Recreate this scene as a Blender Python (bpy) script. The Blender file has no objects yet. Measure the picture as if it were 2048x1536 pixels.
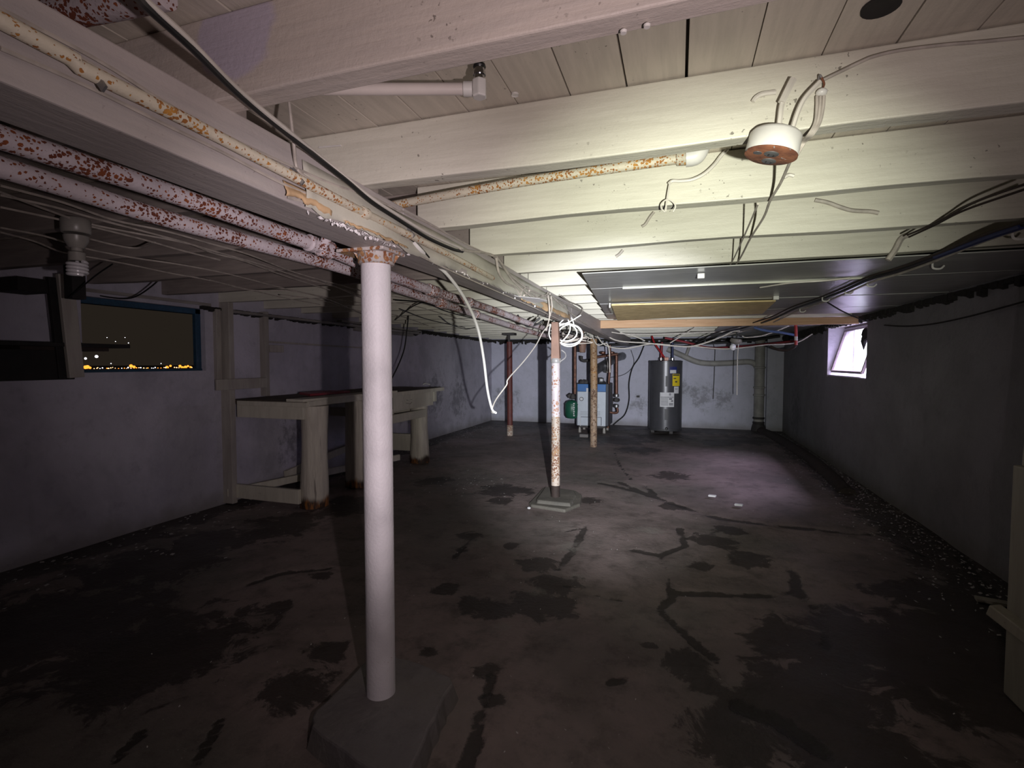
import bpy, math, random
import numpy as np
from mathutils import Vector, Matrix
random.seed(7)
rng = np.random.default_rng(7)
S = bpy.context.scene
COL = S.collection
PI = math.pi

# ------------------------------------------------------------------ camera
CAM = Vector((0, 0, 1.3))
F = 1019.0
def cam_rows(p, r, y):
    cy, sy, cp, sp, cr, sr = math.cos(y), math.sin(y), math.cos(p), math.sin(p), math.cos(r), math.sin(r)
    A = Matrix(((cy, -sy, 0), (sy, cy, 0), (0, 0, 1)))
    B = Matrix(((1, 0, 0), (0, 0, -1), (0, 1, 0)))
    P = Matrix(((1, 0, 0), (0, cp, -sp), (0, sp, cp)))
    Q = Matrix(((cr, -sr, 0), (sr, cr, 0), (0, 0, 1)))
    return Q @ P @ B @ A
M = cam_rows(math.radians(2.454), math.radians(0.017), math.radians(-18.024))
cd = bpy.data.cameras.new('camera'); cd.sensor_width = 36; cd.lens = F * 36 / 2048; cd.clip_start = 0.02; cd.clip_end = 300
cam = bpy.data.objects.new('camera', cd); COL.objects.link(cam)
right, down, fwd = M[0], M[1], M[2]
m3 = Matrix((right, -down, -fwd)).transposed()
cam.matrix_world = Matrix.Translation(CAM) @ m3.to_4x4()
S.camera = cam

def at(px, py, **k):
    """world point on a real plane (x=, y= or z=) seen at a photo pixel"""
    d = M.transposed() @ Vector(((px - 1024) / F, (py - 768) / F, 1.0))
    (a, v), = k.items(); i = 'xyz'.index(a)
    return CAM + d * ((v - CAM[i]) / d[i])
def dirpx(px, py):
    return (M.transposed() @ Vector(((px - 1024) / F, (py - 768) / F, 1.0))).normalized()

# ------------------------------------------------------------------ world, lights, exposure
w = bpy.data.worlds.new('night'); S.world = w; w.use_nodes = True
w.node_tree.nodes['Background'].inputs[0].default_value = (0.040, 0.031, 0.023, 1)
w.node_tree.nodes['Background'].inputs[1].default_value = 0.42
TORCH = CAM + right * 0.215 + down * 0.05
def spot(name, px, py, size, blend, energy, col, rad=0.012):
    l = bpy.data.lights.new(name, 'SPOT'); l.energy = energy; l.color = col
    l.spot_size = math.radians(size); l.spot_blend = blend; l.shadow_soft_size = rad
    o = bpy.data.objects.new(name, l); COL.objects.link(o); o.location = TORCH
    o.rotation_euler = dirpx(px, py).to_track_quat('-Z', 'Y').to_euler()
    return o
spot('torch_beam', 1150, 800, 40, 1.0, 1700, (0.90, 0.92, 1.0))
spot('torch_core', 1240, 690, 63, 1.0, 270, (0.95, 1.0, 0.83))
spot('torch_spill', 650, 690, 58, 1.0, 92, (1.0, 0.88, 0.92))
spot('torch_halo', 930, 600, 134, 1.0, 36, (1.0, 0.83, 0.84))
def area(name, loc, tgt, sx, sy, energy, col):
    l = bpy.data.lights.new(name, 'AREA'); l.shape = 'RECTANGLE'; l.size = sx; l.size_y = sy; l.energy = energy; l.color = col
    o = bpy.data.objects.new(name, l); COL.objects.link(o); o.location = loc
    o.rotation_euler = (Vector(tgt) - Vector(loc)).to_track_quat('-Z', 'Y').to_euler()
    return o
area('yard_floodlight', (2.95, 7.44, 2.56), (0.80, 6.75, 0), 0.9, 0.7, 300, (0.80, 0.70, 1.0))
area('added_backdrop_light', (2.6, 12.0, 3.0), (3.4, 12.2, 1.4), 1.2, 0.6, 700, (0.86, 0.90, 1.0))  # lamp added for the backdrop alone, so the far window shows white
S.view_settings.view_transform = 'Standard'; S.view_settings.look = 'None'
S.view_settings.exposure = 0.0; S.view_settings.gamma = 1.0
try: S.view_settings.use_curve_mapping = False
except Exception: pass

# ------------------------------------------------------------------ materials
MATS = {}
class NT:
    def __init__(s, name, rough=0.6, metal=0.0, spec=0.5):
        s.m = bpy.data.materials.new(name); s.m.use_nodes = True; s.t = s.m.node_tree; s.n = s.t.nodes
        s.b = s.n['Principled BSDF']; s.b.inputs['Roughness'].default_value = rough; s.b.inputs['Metallic'].default_value = metal
        s.b.inputs['Specular IOR Level'].default_value = spec
        s.tc = s.n.new('ShaderNodeTexCoord'); s.oi = s.n.new('ShaderNodeObjectInfo')
        s.co = s.n.new('ShaderNodeVectorMath'); s.co.operation = 'ADD'
        s.l(s.tc.outputs['Object'], s.co.inputs[0])
        cv = s.n.new('ShaderNodeVectorMath'); cv.operation = 'SCALE'; cv.inputs[0].default_value = (7.3, 11.1, 5.7)
        s.l(s.oi.outputs['Random'], cv.inputs['Scale']); s.l(cv.outputs[0], s.co.inputs[1])
        s.v = s.co.outputs[0]
    def l(s, a, b): s.t.links.new(a, b)
    def scale(s, sx, sy, sz):
        q = s.n.new('ShaderNodeVectorMath'); q.operation = 'MULTIPLY'; q.inputs[1].default_value = (sx, sy, sz); s.l(s.v, q.inputs[0]); return q.outputs[0]
    def noise(s, sc, det=3, rough=0.55, v=None, dist=0):
        q = s.n.new('ShaderNodeTexNoise'); q.inputs['Scale'].default_value = sc; q.inputs['Detail'].default_value = det
        q.inputs['Roughness'].default_value = rough; q.inputs['Distortion'].default_value = dist
        s.l(v if v is not None else s.v, q.inputs['Vector']); return q.outputs[0]
    def ramp(s, x, a, b, va=0.0, vb=1.0):
        q = s.n.new('ShaderNodeMapRange'); q.interpolation_type = 'SMOOTHSTEP'
        for i, k in zip((1, 2, 3, 4), (a, b, va, vb)): q.inputs[i].default_value = k
        s.l(x, q.inputs[0]); return q.outputs[0]
    def math(s, op, a, b):
        q = s.n.new('ShaderNodeMath'); q.operation = op; q.use_clamp = False
        for i, x in enumerate((a, b)):
            if isinstance(x, (int, float)): q.inputs[i].default_value = x
            else: s.l(x, q.inputs[i])
        return q.outputs[0]
    def mix(s, f, a, b):
        q = s.n.new('ShaderNodeMix'); q.data_type = 'RGBA'
        for i, x in ((0, f), (6, a), (7, b)):
            if isinstance(x, (int, float)): q.inputs[i].default_value = x
            elif isinstance(x, tuple): q.inputs[i].default_value = (*x, 1)
            else: s.l(x, q.inputs[i])
        return q.outputs[2]
    def attr(s, name):
        q = s.n.new('ShaderNodeAttribute'); q.attribute_name = name; return q.outputs['Fac']
    def bump(s, h, strength=0.3, dist=0.01):
        q = s.n.new('ShaderNodeBump'); q.inputs['Strength'].default_value = strength; q.inputs['Distance'].default_value = dist
        s.l(h, q.inputs['Height']); s.l(q.outputs[0], s.b.inputs['Normal'])
    def col(s, c):
        if isinstance(c, tuple): s.b.inputs['Base Color'].default_value = (*c, 1)
        else: s.l(c, s.b.inputs['Base Color'])
        return s
    def rough(s, r): s.l(r, s.b.inputs['Roughness'])

def painted_wood(name, c, c2, grain=(1.2, 14, 14), dirt=0.25, rough=0.5, bump=0.35, specks=0.62, lav=None):
    n = NT(name, rough)
    g = n.noise(3.0, 5, 0.6, n.scale(*grain))
    big = n.noise(1.3, 3)
    sp = n.ramp(n.noise(75, 2), specks+0.05, specks + 0.09)
    sm = n.ramp(n.noise(3.5, 6, 0.7), 0.60, 0.75)
    c1 = n.mix(n.ramp(g, 0.35, 0.65), c, c2)
    c1 = n.mix(n.math('MULTIPLY', n.ramp(big, 0.4, 0.7), dirt), c1, tuple(x * 0.6 for x in c2))
    c1 = n.mix(n.math('MULTIPLY', sm, dirt*0.35), c1, (0.30, 0.27, 0.22))
    c1 = n.mix(n.math('MULTIPLY', sp, n.math('MULTIPLY', 0.7, n.ramp(n.noise(5, 1), 0.5, 0.7))), c1, (0.06, 0.045, 0.035))
    if lav:
        d = n.n.new('ShaderNodeVectorMath'); d.operation = 'DISTANCE'; n.l(n.tc.outputs['Object'], d.inputs[0]); d.inputs[1].default_value = lav[:3]
        c1 = n.mix(n.ramp(n.math('ADD', d.outputs['Value'], n.math('MULTIPLY', n.noise(9, 4), 0.08)), lav[3], lav[3] + 0.02, 0.8, 0), c1, (0.52, 0.47, 0.60))
    n.col(c1)
    h = n.math('ADD', n.math('MULTIPLY', g, 0.7), n.math('MULTIPLY', n.noise(60, 4, 0.7), 0.35))
    n.bump(h, bump, 0.006)
    return n.m
def rusty(name, c, amount=0.5, rust=(0.20, 0.055, 0.02), rust2=(0.42, 0.16, 0.03), scale=55, rough=0.55):
    n = NT(name, rough)
    big = n.noise(5.5, 2)
    vo = n.n.new('ShaderNodeTexVoronoi'); vo.inputs['Scale'].default_value = scale; vo.inputs['Randomness'].default_value = 1.0
    wv = n.n.new('ShaderNodeVectorMath'); wv.operation = 'ADD'
    nz = n.n.new('ShaderNodeTexNoise'); nz.inputs['Scale'].default_value = scale * 1.3; n.l(n.v, nz.inputs['Vector'])
    sc_ = n.n.new('ShaderNodeVectorMath'); sc_.operation = 'SCALE'; sc_.inputs['Scale'].default_value = 0.9 / scale; n.l(nz.outputs[1], sc_.inputs[0])
    n.l(n.v, wv.inputs[0]); n.l(sc_.outputs[0], wv.inputs[1]); n.l(wv.outputs[0], vo.inputs['Vector'])
    vc = n.n.new('ShaderNodeSeparateColor'); n.l(vo.outputs['Color'], vc.inputs[0])
    rad = n.math('ADD', n.math('MULTIPLY', vc.outputs[0], 0.42), n.math('ADD', n.math('MULTIPLY', n.math('SUBTRACT', big, 0.5), 1.5), amount * 0.5 - 0.30))
    m = n.ramp(n.math('SUBTRACT', rad, vo.outputs['Distance']), -0.03, 0.05)
    rc = n.mix(n.ramp(n.noise(20, 3), 0.4, 0.65), rust, rust2)
    cc = n.mix(n.ramp(n.noise(2.5, 3), 0.45, 0.7), c, tuple(x * 0.72 for x in c))
    n.col(n.mix(m, cc, rc)); n.rough(n.ramp(m, 0, 1, rough, 0.95))
    n.bump(n.math('SUBTRACT', n.noise(90, 2), m), 0.5, 0.003)
    return n.m
def plain(name, c, rough=0.5, metal=0.0, var=0.15, sc=12, bump=0.0, emit=None, spec=0.5):
    n = NT(name, rough, metal, spec)
    n.col(n.mix(n.ramp(n.noise(sc, 4), 0.35, 0.7), c, tuple(x * (1 - var) for x in c)))
    if bump: n.bump(n.noise(70, 3), bump, 0.003)
    if emit:
        n.b.inputs['Emission Color'].default_value = (*emit[:3], 1); n.b.inputs['Emission Strength'].default_value = emit[3]
    return n.m
def plaster(name, c, c2, blobs=(), mold=(0.10, 0.10, 0.11), rough=0.75, spots=0.3, streak=True):
    n = NT(name, rough)
    n.v = n.tc.outputs['Object']
    base = n.mix(n.ramp(n.noise(1.1, 5, 0.62, None, 0.3), 0.38, 0.66), c, c2)
    base = n.mix(n.math('MULTIPLY', n.ramp(n.noise(7, 6, 0.75), 0.5, 0.75), spots), base, tuple(x * 0.45 for x in c2))
    if streak:
        base = n.mix(n.math('MULTIPLY', n.ramp(n.noise(2.0, 4, 0.6, n.scale(5, 5, 0.6)), 0.55, 0.8), 0.25), base, tuple(x * 0.55 for x in c))
    tot = None
    for (bx, by, bz, r) in blobs:
        d = n.n.new('ShaderNodeVectorMath'); d.operation = 'DISTANCE'; n.l(n.v, d.inputs[0]); d.inputs[1].default_value = (bx, by, bz)
        k = n.ramp(d.outputs['Value'], 0.0, r, 1, 0)
        tot = k if tot is None else n.math('MAXIMUM', tot, k)
    if tot is not None:
        k = n.ramp(n.math('ADD', n.noise(9, 6, 0.75), n.math('MULTIPLY', tot, 0.30)), 0.62, 0.85)
        base = n.mix(n.math('MULTIPLY', k, n.math('MULTIPLY', 0.6, n.ramp(tot, 0, 0.25))), base, mold)
    # rising damp close to the floor
    sx = n.n.new('ShaderNodeSeparateXYZ'); n.l(n.v, sx.inputs[0])
    dm = n.math('MULTIPLY', n.ramp(n.math('ADD', sx.outputs['Z'], n.math('MULTIPLY', n.noise(3, 4), 0.25)), 0.10, 0.30, 1, 0), 0.6)
    base = n.mix(dm, base, (0.16, 0.145, 0.12))
    n.col(base)
    n.bump(n.math('ADD', n.math('MULTIPLY', n.noise(6, 6, 0.6), 1.0), n.math('MULTIPLY', n.noise(45, 3), 0.25)), 0.55, 0.02)
    return n.m

m_joist = painted_wood('joist_paint', (0.66, 0.635, 0.545), (0.60, 0.575, 0.49), dirt=0.14, bump=0.55)
m_joist1 = painted_wood('joist_paint_patched', (0.62, 0.55, 0.50), (0.56, 0.50, 0.46), dirt=0.14, bump=0.7, lav=(*at(470, 60, y=0.845), 0.13))
m_joist_dark = painted_wood('joist_paint_dimmed', (0.36, 0.31, 0.28), (0.28, 0.24, 0.22), dirt=0.5)  # dirtier left joists, also darkened to put the dim left side into colour
m_board = painted_wood('ceiling_board_paint', (0.62, 0.56, 0.48), (0.54, 0.49, 0.42), grain=(14, 1.2, 14), dirt=0.2)
m_beam = painted_wood('beam_paint', (0.50, 0.45, 0.43), (0.44, 0.40, 0.39), grain=(14, 1.0, 14), dirt=0.28, bump=0.5)
m_paper = plain('torn_paper', (0.56, 0.54, 0.46), 0.5, 0, 0.2, 5, 0.3)
m_paper_tan = plain('torn_paper_tan', (0.62, 0.42, 0.24), 0.7, 0, 0.35, 14, 0.3)
m_peel = plain('peeling_paint', (0.80, 0.77, 0.78), 0.5, 0, 0.1)
m_panel = painted_wood('panel_gloss_paint', (0.52, 0.52, 0.50), (0.42, 0.42, 0.41), grain=(1.0, 6, 6), dirt=0.5, rough=0.30, bump=0.12)
m_osb = painted_wood('chipboard', (0.80, 0.62, 0.32), (0.60, 0.45, 0.22), grain=(4, 10, 10), dirt=0.2, rough=0.8)
m_pine = painted_wood('bare_pine', (0.62, 0.40, 0.24), (0.52, 0.31, 0.17), grain=(0.8, 14, 22), dirt=0.15, rough=0.7)
m_trimw = painted_wood('white_batten', (0.72, 0.72, 0.62), (0.6, 0.6, 0.5), dirt=0.3)
m_bench = painted_wood('bench_paint', (0.58, 0.55, 0.46), (0.50, 0.47, 0.39), grain=(6, 6, 1.2), dirt=0.35, bump=0.5)
m_benchtop = painted_wood('bench_top_dirt', (0.13, 0.10, 0.08), (0.08, 0.065, 0.05), dirt=0.5, rough=0.85)
m_dark = plain('dark_wood', (0.016, 0.014, 0.014), 0.8, 0, 0.4)
m_darkbrown = plain('dark_brown_wood', (0.035, 0.022, 0.018), 0.8, 0, 0.4)
m_wframe_blue = painted_wood('blue_frame', (0.022, 0.075, 0.14), (0.018, 0.055, 0.10), dirt=0.5)
m_post = rusty('post_white', (0.70, 0.67, 0.70), -0.35, scale=150)
m_postcap = rusty('post_cap', (0.60, 0.54, 0.52), 1.25, (0.28, 0.11, 0.05), (0.48, 0.28, 0.13), 60)
m_pipe = rusty('pipe_rust_dense', (0.60, 0.53, 0.56), 0.86, (0.13, 0.032, 0.015), (0.26, 0.07, 0.02), 120)
m_pipe2 = rusty('pipe_rust_light', (0.64, 0.58, 0.46), 0.70, (0.30, 0.11, 0.03), (0.50, 0.24, 0.05), 120)
m_midpost = rusty('post_rusty', (0.46, 0.39, 0.33), 1.0, (0.17, 0.08, 0.05), (0.30, 0.18, 0.10), 70)
m_postbrown = rusty('post_brown', (0.33, 0.24, 0.17), 1.2, (0.10, 0.05, 0.03), (0.42, 0.30, 0.20), 60)
m_brown = plain('brown_paint_metal', (0.26, 0.15, 0.11), 0.6, 0, 0.2)
m_redpost = plain('oxide_red_paint', (0.13, 0.035, 0.03), 0.6, 0, 0.3)
m_cable = plain('white_cable', (0.66, 0.62, 0.56), 0.45, 0, 0.15)
m_cablew = plain('clean_white_cable', (0.85, 0.84, 0.80), 0.4, 0, 0.05)
m_cablep = plain('paint_coated_cable', (0.50, 0.45, 0.40), 0.6, 0, 0.3, 20)
m_black = plain('black_rubber', (0.012, 0.012, 0.013), 0.45, 0, 0.2)
m_bluec = plain('blue_sheath', (0.02, 0.03, 0.10), 0.5)
m_pvc = plain('painted_conduit', (0.68, 0.61, 0.57), 0.35, 0, 0.08)
m_boxw = plain('fixture_white', (0.72, 0.70, 0.67), 0.35, 0, 0.1)
m_rust = rusty('rusty_cover', (0.25, 0.24, 0.25), 1.7, (0.13, 0.045, 0.025), (0.24, 0.09, 0.045), 26, 0.7)
m_steel = plain('dull_steel', (0.35, 0.35, 0.36), 0.4, 0.8)
m_chrome = plain('chrome', (0.7, 0.7, 0.72), 0.2, 1.0)
m_copper = plain('copper', (0.17, 0.075, 0.05), 0.4, 0.4, 0.5, 20)
m_heater = plain('heater_enamel', (0.075, 0.075, 0.085), 0.32, 0.2, 0.1)
m_heater_top = plain('heater_band', (0.05, 0.05, 0.055), 0.5)
m_yellow = plain('yellow_label', (0.72, 0.55, 0.02), 0.6, 0, 0.03)
m_white = plain('white_label', (0.62, 0.62, 0.64), 0.6, 0, 0.05)
m_ink = plain('label_ink', (0.05, 0.05, 0.06), 0.7)
m_inkgrey = plain('label_ink_grey', (0.30, 0.30, 0.32), 0.7)
m_blue = plain('blue_enamel', (0.03, 0.15, 0.42), 0.4, 0, 0.08)
m_bluelab = plain('dark_blue_label', (0.02, 0.03, 0.16), 0.5)
m_boiler = plain('boiler_grey', (0.50, 0.54, 0.60), 0.4, 0.1, 0.06)
m_boilerdark = plain('boiler_side', (0.03, 0.035, 0.05), 0.5)
m_green = plain('green_tank', (0.015, 0.10, 0.06), 0.4, 0, 0.15)
m_flue = plain('galvanised_flue', (0.20, 0.20, 0.22), 0.4, 0.6, 0.4, 8)
m_red = plain('red_tube', (0.42, 0.02, 0.025), 0.35)
m_redd = plain('dark_red', (0.25, 0.02, 0.03), 0.5)
m_stack = plain('painted_drain', (0.34, 0.33, 0.31), 0.6, 0, 0.25, 8, 0.3)
m_iron = plain('cast_iron', (0.05, 0.045, 0.045), 0.7, 0, 0.3)
m_bulb = plain('frosted_bulb', (0.85, 0.85, 0.88), 0.2, 0, 0.02)
m_ceramic = plain('ceramic', (0.30, 0.28, 0.255), 0.35, 0, 0.2)
m_cfl = plain('spiral_tube', (0.62, 0.60, 0.62), 0.25, 0, 0.05)
m_concrete = plaster('footing_concrete', (0.19, 0.175, 0.185), (0.13, 0.12, 0.13), [], spots=0.5, streak=False)
m_concrete2 = plaster('pad_concrete', (0.075, 0.070, 0.06), (0.05, 0.048, 0.042), [], spots=0.5, streak=False)
m_cork = plain('debris', (0.70, 0.70, 0.72), 0.6)
m_flake = plain('paint_flake', (0.50, 0.48, 0.46), 0.8)
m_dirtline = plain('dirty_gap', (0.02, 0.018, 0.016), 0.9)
m_tape = plain('grey_tape', (0.28, 0.27, 0.27), 0.4)
m_jamb = painted_wood('jamb_paint', (0.36, 0.34, 0.27), (0.30, 0.28, 0.22), grain=(10, 10, 1), dirt=0.2)
m_sash = painted_wood('sash_paint', (0.36, 0.30, 0.30), (0.25, 0.2, 0.22), dirt=0.4)
m_ledge = painted_wood('sill_paint', (0.32, 0.30, 0.28), (0.22, 0.20, 0.19), grain=(8, 1, 8), dirt=0.6)

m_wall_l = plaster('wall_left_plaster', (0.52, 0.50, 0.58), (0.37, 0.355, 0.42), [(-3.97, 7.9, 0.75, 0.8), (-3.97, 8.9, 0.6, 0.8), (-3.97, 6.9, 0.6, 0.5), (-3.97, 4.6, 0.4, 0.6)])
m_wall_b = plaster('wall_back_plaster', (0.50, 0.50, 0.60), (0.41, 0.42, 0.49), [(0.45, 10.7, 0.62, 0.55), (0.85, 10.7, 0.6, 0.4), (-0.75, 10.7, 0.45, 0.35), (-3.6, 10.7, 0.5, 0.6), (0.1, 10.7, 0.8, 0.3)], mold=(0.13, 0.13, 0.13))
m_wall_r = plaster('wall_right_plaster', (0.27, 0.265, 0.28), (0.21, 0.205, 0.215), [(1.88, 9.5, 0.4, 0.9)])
m_slab = plain('dark_slab', (0.05, 0.045, 0.04), 0.9)

# floor: worn paint, cracks and damp stains held in painted attributes
nf = NT('floor_concrete', 0.55)
nf.v = nf.tc.outputs['Object']
b = nf.mix(nf.ramp(nf.noise(0.9, 5, 0.65, None, 0.4), 0.40, 0.62), (0.235, 0.185, 0.175), (0.145, 0.117, 0.108))
b = nf.mix(nf.math('MULTIPLY', nf.ramp(nf.noise(0.7, 3, 0.5, nf.scale(1, 1, 1.0)), 0.46, 0.62), 0.5), b, (0.125, 0.125, 0.108))
b = nf.mix(nf.math('MULTIPLY', nf.ramp(nf.noise(6, 6, 0.75), 0.45, 0.72), 0.55), b, (0.032, 0.024, 0.020))
b = nf.mix(nf.math('MULTIPLY', nf.ramp(nf.noise(4.2, 5, 0.7, nf.scale(1, 1.3, 1)), 0.60, 0.72), 0.35), b, (0.16, 0.15, 0.13))
b = nf.mix(nf.ramp(nf.noise(75, 2, 0.5), 0.73, 0.77), b, (0.30, 0.28, 0.25))
st = nf.ramp(nf.math('ADD', nf.attr('stain'), nf.math('MULTIPLY', nf.math('SUBTRACT', nf.noise(5.5, 8, 0.72, None, 0.6), 0.5), 2.6)), 0.42, 0.62)
ck = nf.ramp(nf.math('ADD', nf.math('MULTIPLY', nf.attr('crack'), nf.ramp(nf.noise(2.6, 2), 0.35, 0.62, 0.45, 1.5)), nf.math('MULTIPLY', nf.math('SUBTRACT', nf.noise(11, 6, 0.75), 0.5), 1.7)), 0.30, 0.60)
b = nf.mix(nf.math('MULTIPLY', st, 0.80), b, (0.020, 0.015, 0.013))
b = nf.mix(nf.math('MULTIPLY', ck, 0.8), b, (0.013, 0.011, 0.009))
b = nf.mix(nf.ramp(nf.math('ADD', nf.attr('pale'), nf.math('MULTIPLY', nf.math('SUBTRACT', nf.noise(14, 6, 0.8), 0.5), 1.6)), 0.7, 1.0, 0, 0.5), b, (0.22, 0.205, 0.18))
nf.col(b)
nf.rough(nf.math('ADD', nf.math('MULTIPLY', st, -0.06), nf.ramp(nf.noise(2, 3), 0.3, 0.7, 0.55, 0.7)))
nf.bump(nf.math('SUBTRACT', nf.math('ADD', nf.noise(5, 6, 0.65), nf.math('MULTIPLY', nf.noise(50, 3), 0.3)), nf.math('MULTIPLY', ck, 0.7)), 0.5, 0.018)
m_floor = nf.m

# glass: mostly see-through pane with dusty streaks
g = NT('dusty_glass', 0.1)
tr = g.n.new('ShaderNodeBsdfTransparent'); gl = g.n.new('ShaderNodeBsdfGlossy'); gl.inputs['Roughness'].default_value = 0.08
df = g.n.new('ShaderNodeBsdfTranslucent'); df.inputs[0].default_value = (0.75, 0.85, 0.9, 1)
mx1 = g.n.new('ShaderNodeMixShader'); mx1.inputs[0].default_value = 0.06
g.l(tr.outputs[0], mx1.inputs[1]); g.l(gl.outputs[0], mx1.inputs[2])
mx2 = g.n.new('ShaderNodeMixShader'); g.l(g.ramp(g.noise(8, 4, 0.6, g.scale(1, 1, 0.3)), 0.5, 0.75, 0.02, 0.12), mx2.inputs[0])
g.l(mx1.outputs[0], mx2.inputs[1]); g.l(df.outputs[0], mx2.inputs[2])
g.l(mx2.outputs[0], g.n['Material Output'].inputs[0])
m_glass = g.m
g = NT('clear_glass', 0.1)
tr = g.n.new('ShaderNodeBsdfTransparent'); gl = g.n.new('ShaderNodeBsdfGlossy'); gl.inputs['Roughness'].default_value = 0.05
mx1 = g.n.new('ShaderNodeMixShader'); mx1.inputs[0].default_value = 0.0
g.l(tr.outputs[0], mx1.inputs[1]); g.l(gl.outputs[0], mx1.inputs[2]); g.l(mx1.outputs[0], g.n['Material Output'].inputs[0])
m_glass2 = g.m

# ------------------------------------------------------------------ mesh helpers
class MB:
    def __init__(s): s.v = []; s.f = []
    def quad_box(s, pts):
        i = len(s.v); s.v += [tuple(p) for p in pts]
        s.f += [(i, i+3, i+2, i+1), (i+4, i+5, i+6, i+7), (i, i+1, i+5, i+4), (i+1, i+2, i+6, i+5), (i+2, i+3, i+7, i+6), (i+3, i, i+4, i+7)]
        return s
    def box(s, x0, x1, y0, y1, z0, z1):
        return s.quad_box([(x0, y0, z0), (x1, y0, z0), (x1, y1, z0), (x0, y1, z0), (x0, y0, z1), (x1, y0, z1), (x1, y1, z1), (x0, y1, z1)])
    def bar(s, p0, p1, w, h, up=(0, 0, 1)):
        p0, p1, up = Vector(p0), Vector(p1), Vector(up); d = (p1 - p0).normalized()
        a = d.cross(up).normalized() * (w / 2); b = a.cross(d).normalized() * (h / 2)
        return s.quad_box([p0 - a - b, p0 + a - b, p1 + a - b, p1 - a - b, p0 - a + b, p0 + a + b, p1 + a + b, p1 - a + b])
    def tube(s, pts, r, n=8, caps=True):
        pts = [Vector(p) for p in pts]; rs = r if isinstance(r, (list, tuple)) else [r] * len(pts)
        base = len(s.v); prev = None
        for i, p in enumerate(pts):
            t = (pts[min(i+1, len(pts)-1)] - pts[max(i-1, 0)])
            t = t.normalized() if t.length > 1e-9 else Vector((0, 0, 1))
            if prev is None: u = t.orthogonal().normalized()
            else:
                u = prev - t * prev.dot(t); u = u.normalized() if u.length > 1e-6 else t.orthogonal().normalized()
            prev = u; v = t.cross(u)
            for k in range(n):
                a = 2 * PI * k / n; s.v.append(tuple(p + (u * math.cos(a) + v * math.sin(a)) * rs[i]))
        for i in range(len(pts) - 1):
            for k in range(n):
                a, b2 = base + i*n + k, base + i*n + (k+1) % n
                s.f.append((a, b2, b2 + n, a + n))
        if caps:
            s.f.append(tuple(base + k for k in reversed(range(n)))); e = base + (len(pts)-1)*n
            s.f.append(tuple(e + k for k in range(n)))
        return s
    def lathe(s, prof, c, axis=(0, 0, 1), n=24):
        """prof: list of (radius, distance along axis)"""
        c = Vector(c); ax = Vector(axis).normalized()
        return s.tube_prof([(c + ax * h, r) for r, h in prof], ax, n)
    def tube_prof(s, pr, ax, n):
        u = ax.orthogonal().normalized(); v = ax.cross(u); base = len(s.v)
        for p, r in pr:
            for k in range(n):
                a = 2 * PI * k / n; s.v.append(tuple(p + (u * math.cos(a) + v * math.sin(a)) * r))
        for i in range(len(pr) - 1):
            for k in range(n):
                a, b2 = base + i*n + k, base + i*n + (k+1) % n
                s.f.append((a, b2, b2 + n, a + n))
        s.f.append(tuple(base + k for k in reversed(range(n)))); e = base + (len(pr)-1)*n
        s.f.append(tuple(e + k for k in range(n)))
        return s
    def prism(s, poly, z0, z1, poly2=None):
        n = len(poly); b0 = len(s.v); poly2 = poly2 or poly
        s.v += [(p[0], p[1], z0) for p in poly] + [(p[0], p[1], z1) for p in poly2]
        s.f.append(tuple(b0 + k for k in reversed(range(n)))); s.f.append(tuple(b0 + n + k for k in range(n)))
        for k in range(n): s.f.append((b0+k, b0+(k+1) % n, b0+n+(k+1) % n, b0+n+k))
        return s
    def sphere(s, c, r, seg=12, rings=8, sc=(1, 1, 1)):
        c = Vector(c); pr = []
        base = len(s.v)
        for i in range(1, rings):
            t = PI * i / rings
            for k in range(seg):
                a = 2*PI*k/seg
                s.v.append((c.x + r*sc[0]*math.sin(t)*math.cos(a), c.y + r*sc[1]*math.sin(t)*math.sin(a), c.z + r*sc[2]*math.cos(t)))
        top = len(s.v); s.v.append((c.x, c.y, c.z + r*sc[2])); bot = top+1; s.v.append((c.x, c.y, c.z - r*sc[2]))
        for i in range(rings-2):
            for k in range(seg):
                a, b2 = base+i*seg+k, base+i*seg+(k+1) % seg
                s.f.append((a, a+seg, b2+seg, b2))
        for k in range(seg):
            s.f.append((top, base+k, base+(k+1) % seg)); e = base+(rings-2)*seg
            s.f.append((bot, e+(k+1) % seg, e+k))
        return s
    def build(s, name, mat, parent=None, smooth=False, bevel=0.0, loc=None):
        me = bpy.data.meshes.new(name)
        off = Vector((0, 0, 0))
        if parent is not None:
            off = world_loc(parent)
        elif loc is not None: off = Vector(loc)
        me.from_pydata([tuple(Vector(v) - off) for v in s.v], [], s.f); me.update()
        me.materials.append(mat)
        if smooth:
            me.shade_smooth()
        o = bpy.data.objects.new(name, me); COL.objects.link(o)
        if parent is not None: o.parent = parent
        else: o.location = off
        if smooth:
            md = o.modifiers.new('edges', 'EDGE_SPLIT'); md.split_angle = math.radians(40)
        if bevel:
            md = o.modifiers.new('bevel', 'BEVEL'); md.width = bevel; md.segments = 2; md.limit_method = 'ANGLE'
        return o
def world_loc(o):
    v = Vector(o.location)
    while o.parent is not None: o = o.parent; v = v + Vector(o.location)
    return v
def thing(name, label, cat, loc=(0, 0, 0), group=None):
    o = bpy.data.objects.new(name, None); COL.objects.link(o); o.location = loc; o.empty_display_size = 0.1
    o['label'] = label; o['category'] = cat
    if group: o['group'] = group
    return o
def tag(o, label, cat, group=None):
    o['label'] = label; o['category'] = cat
    if group: o['group'] = group
    return o
def struct(o): o['kind'] = 'structure'; return o
def stuff(o): o['kind'] = 'stuff'; return o
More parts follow.
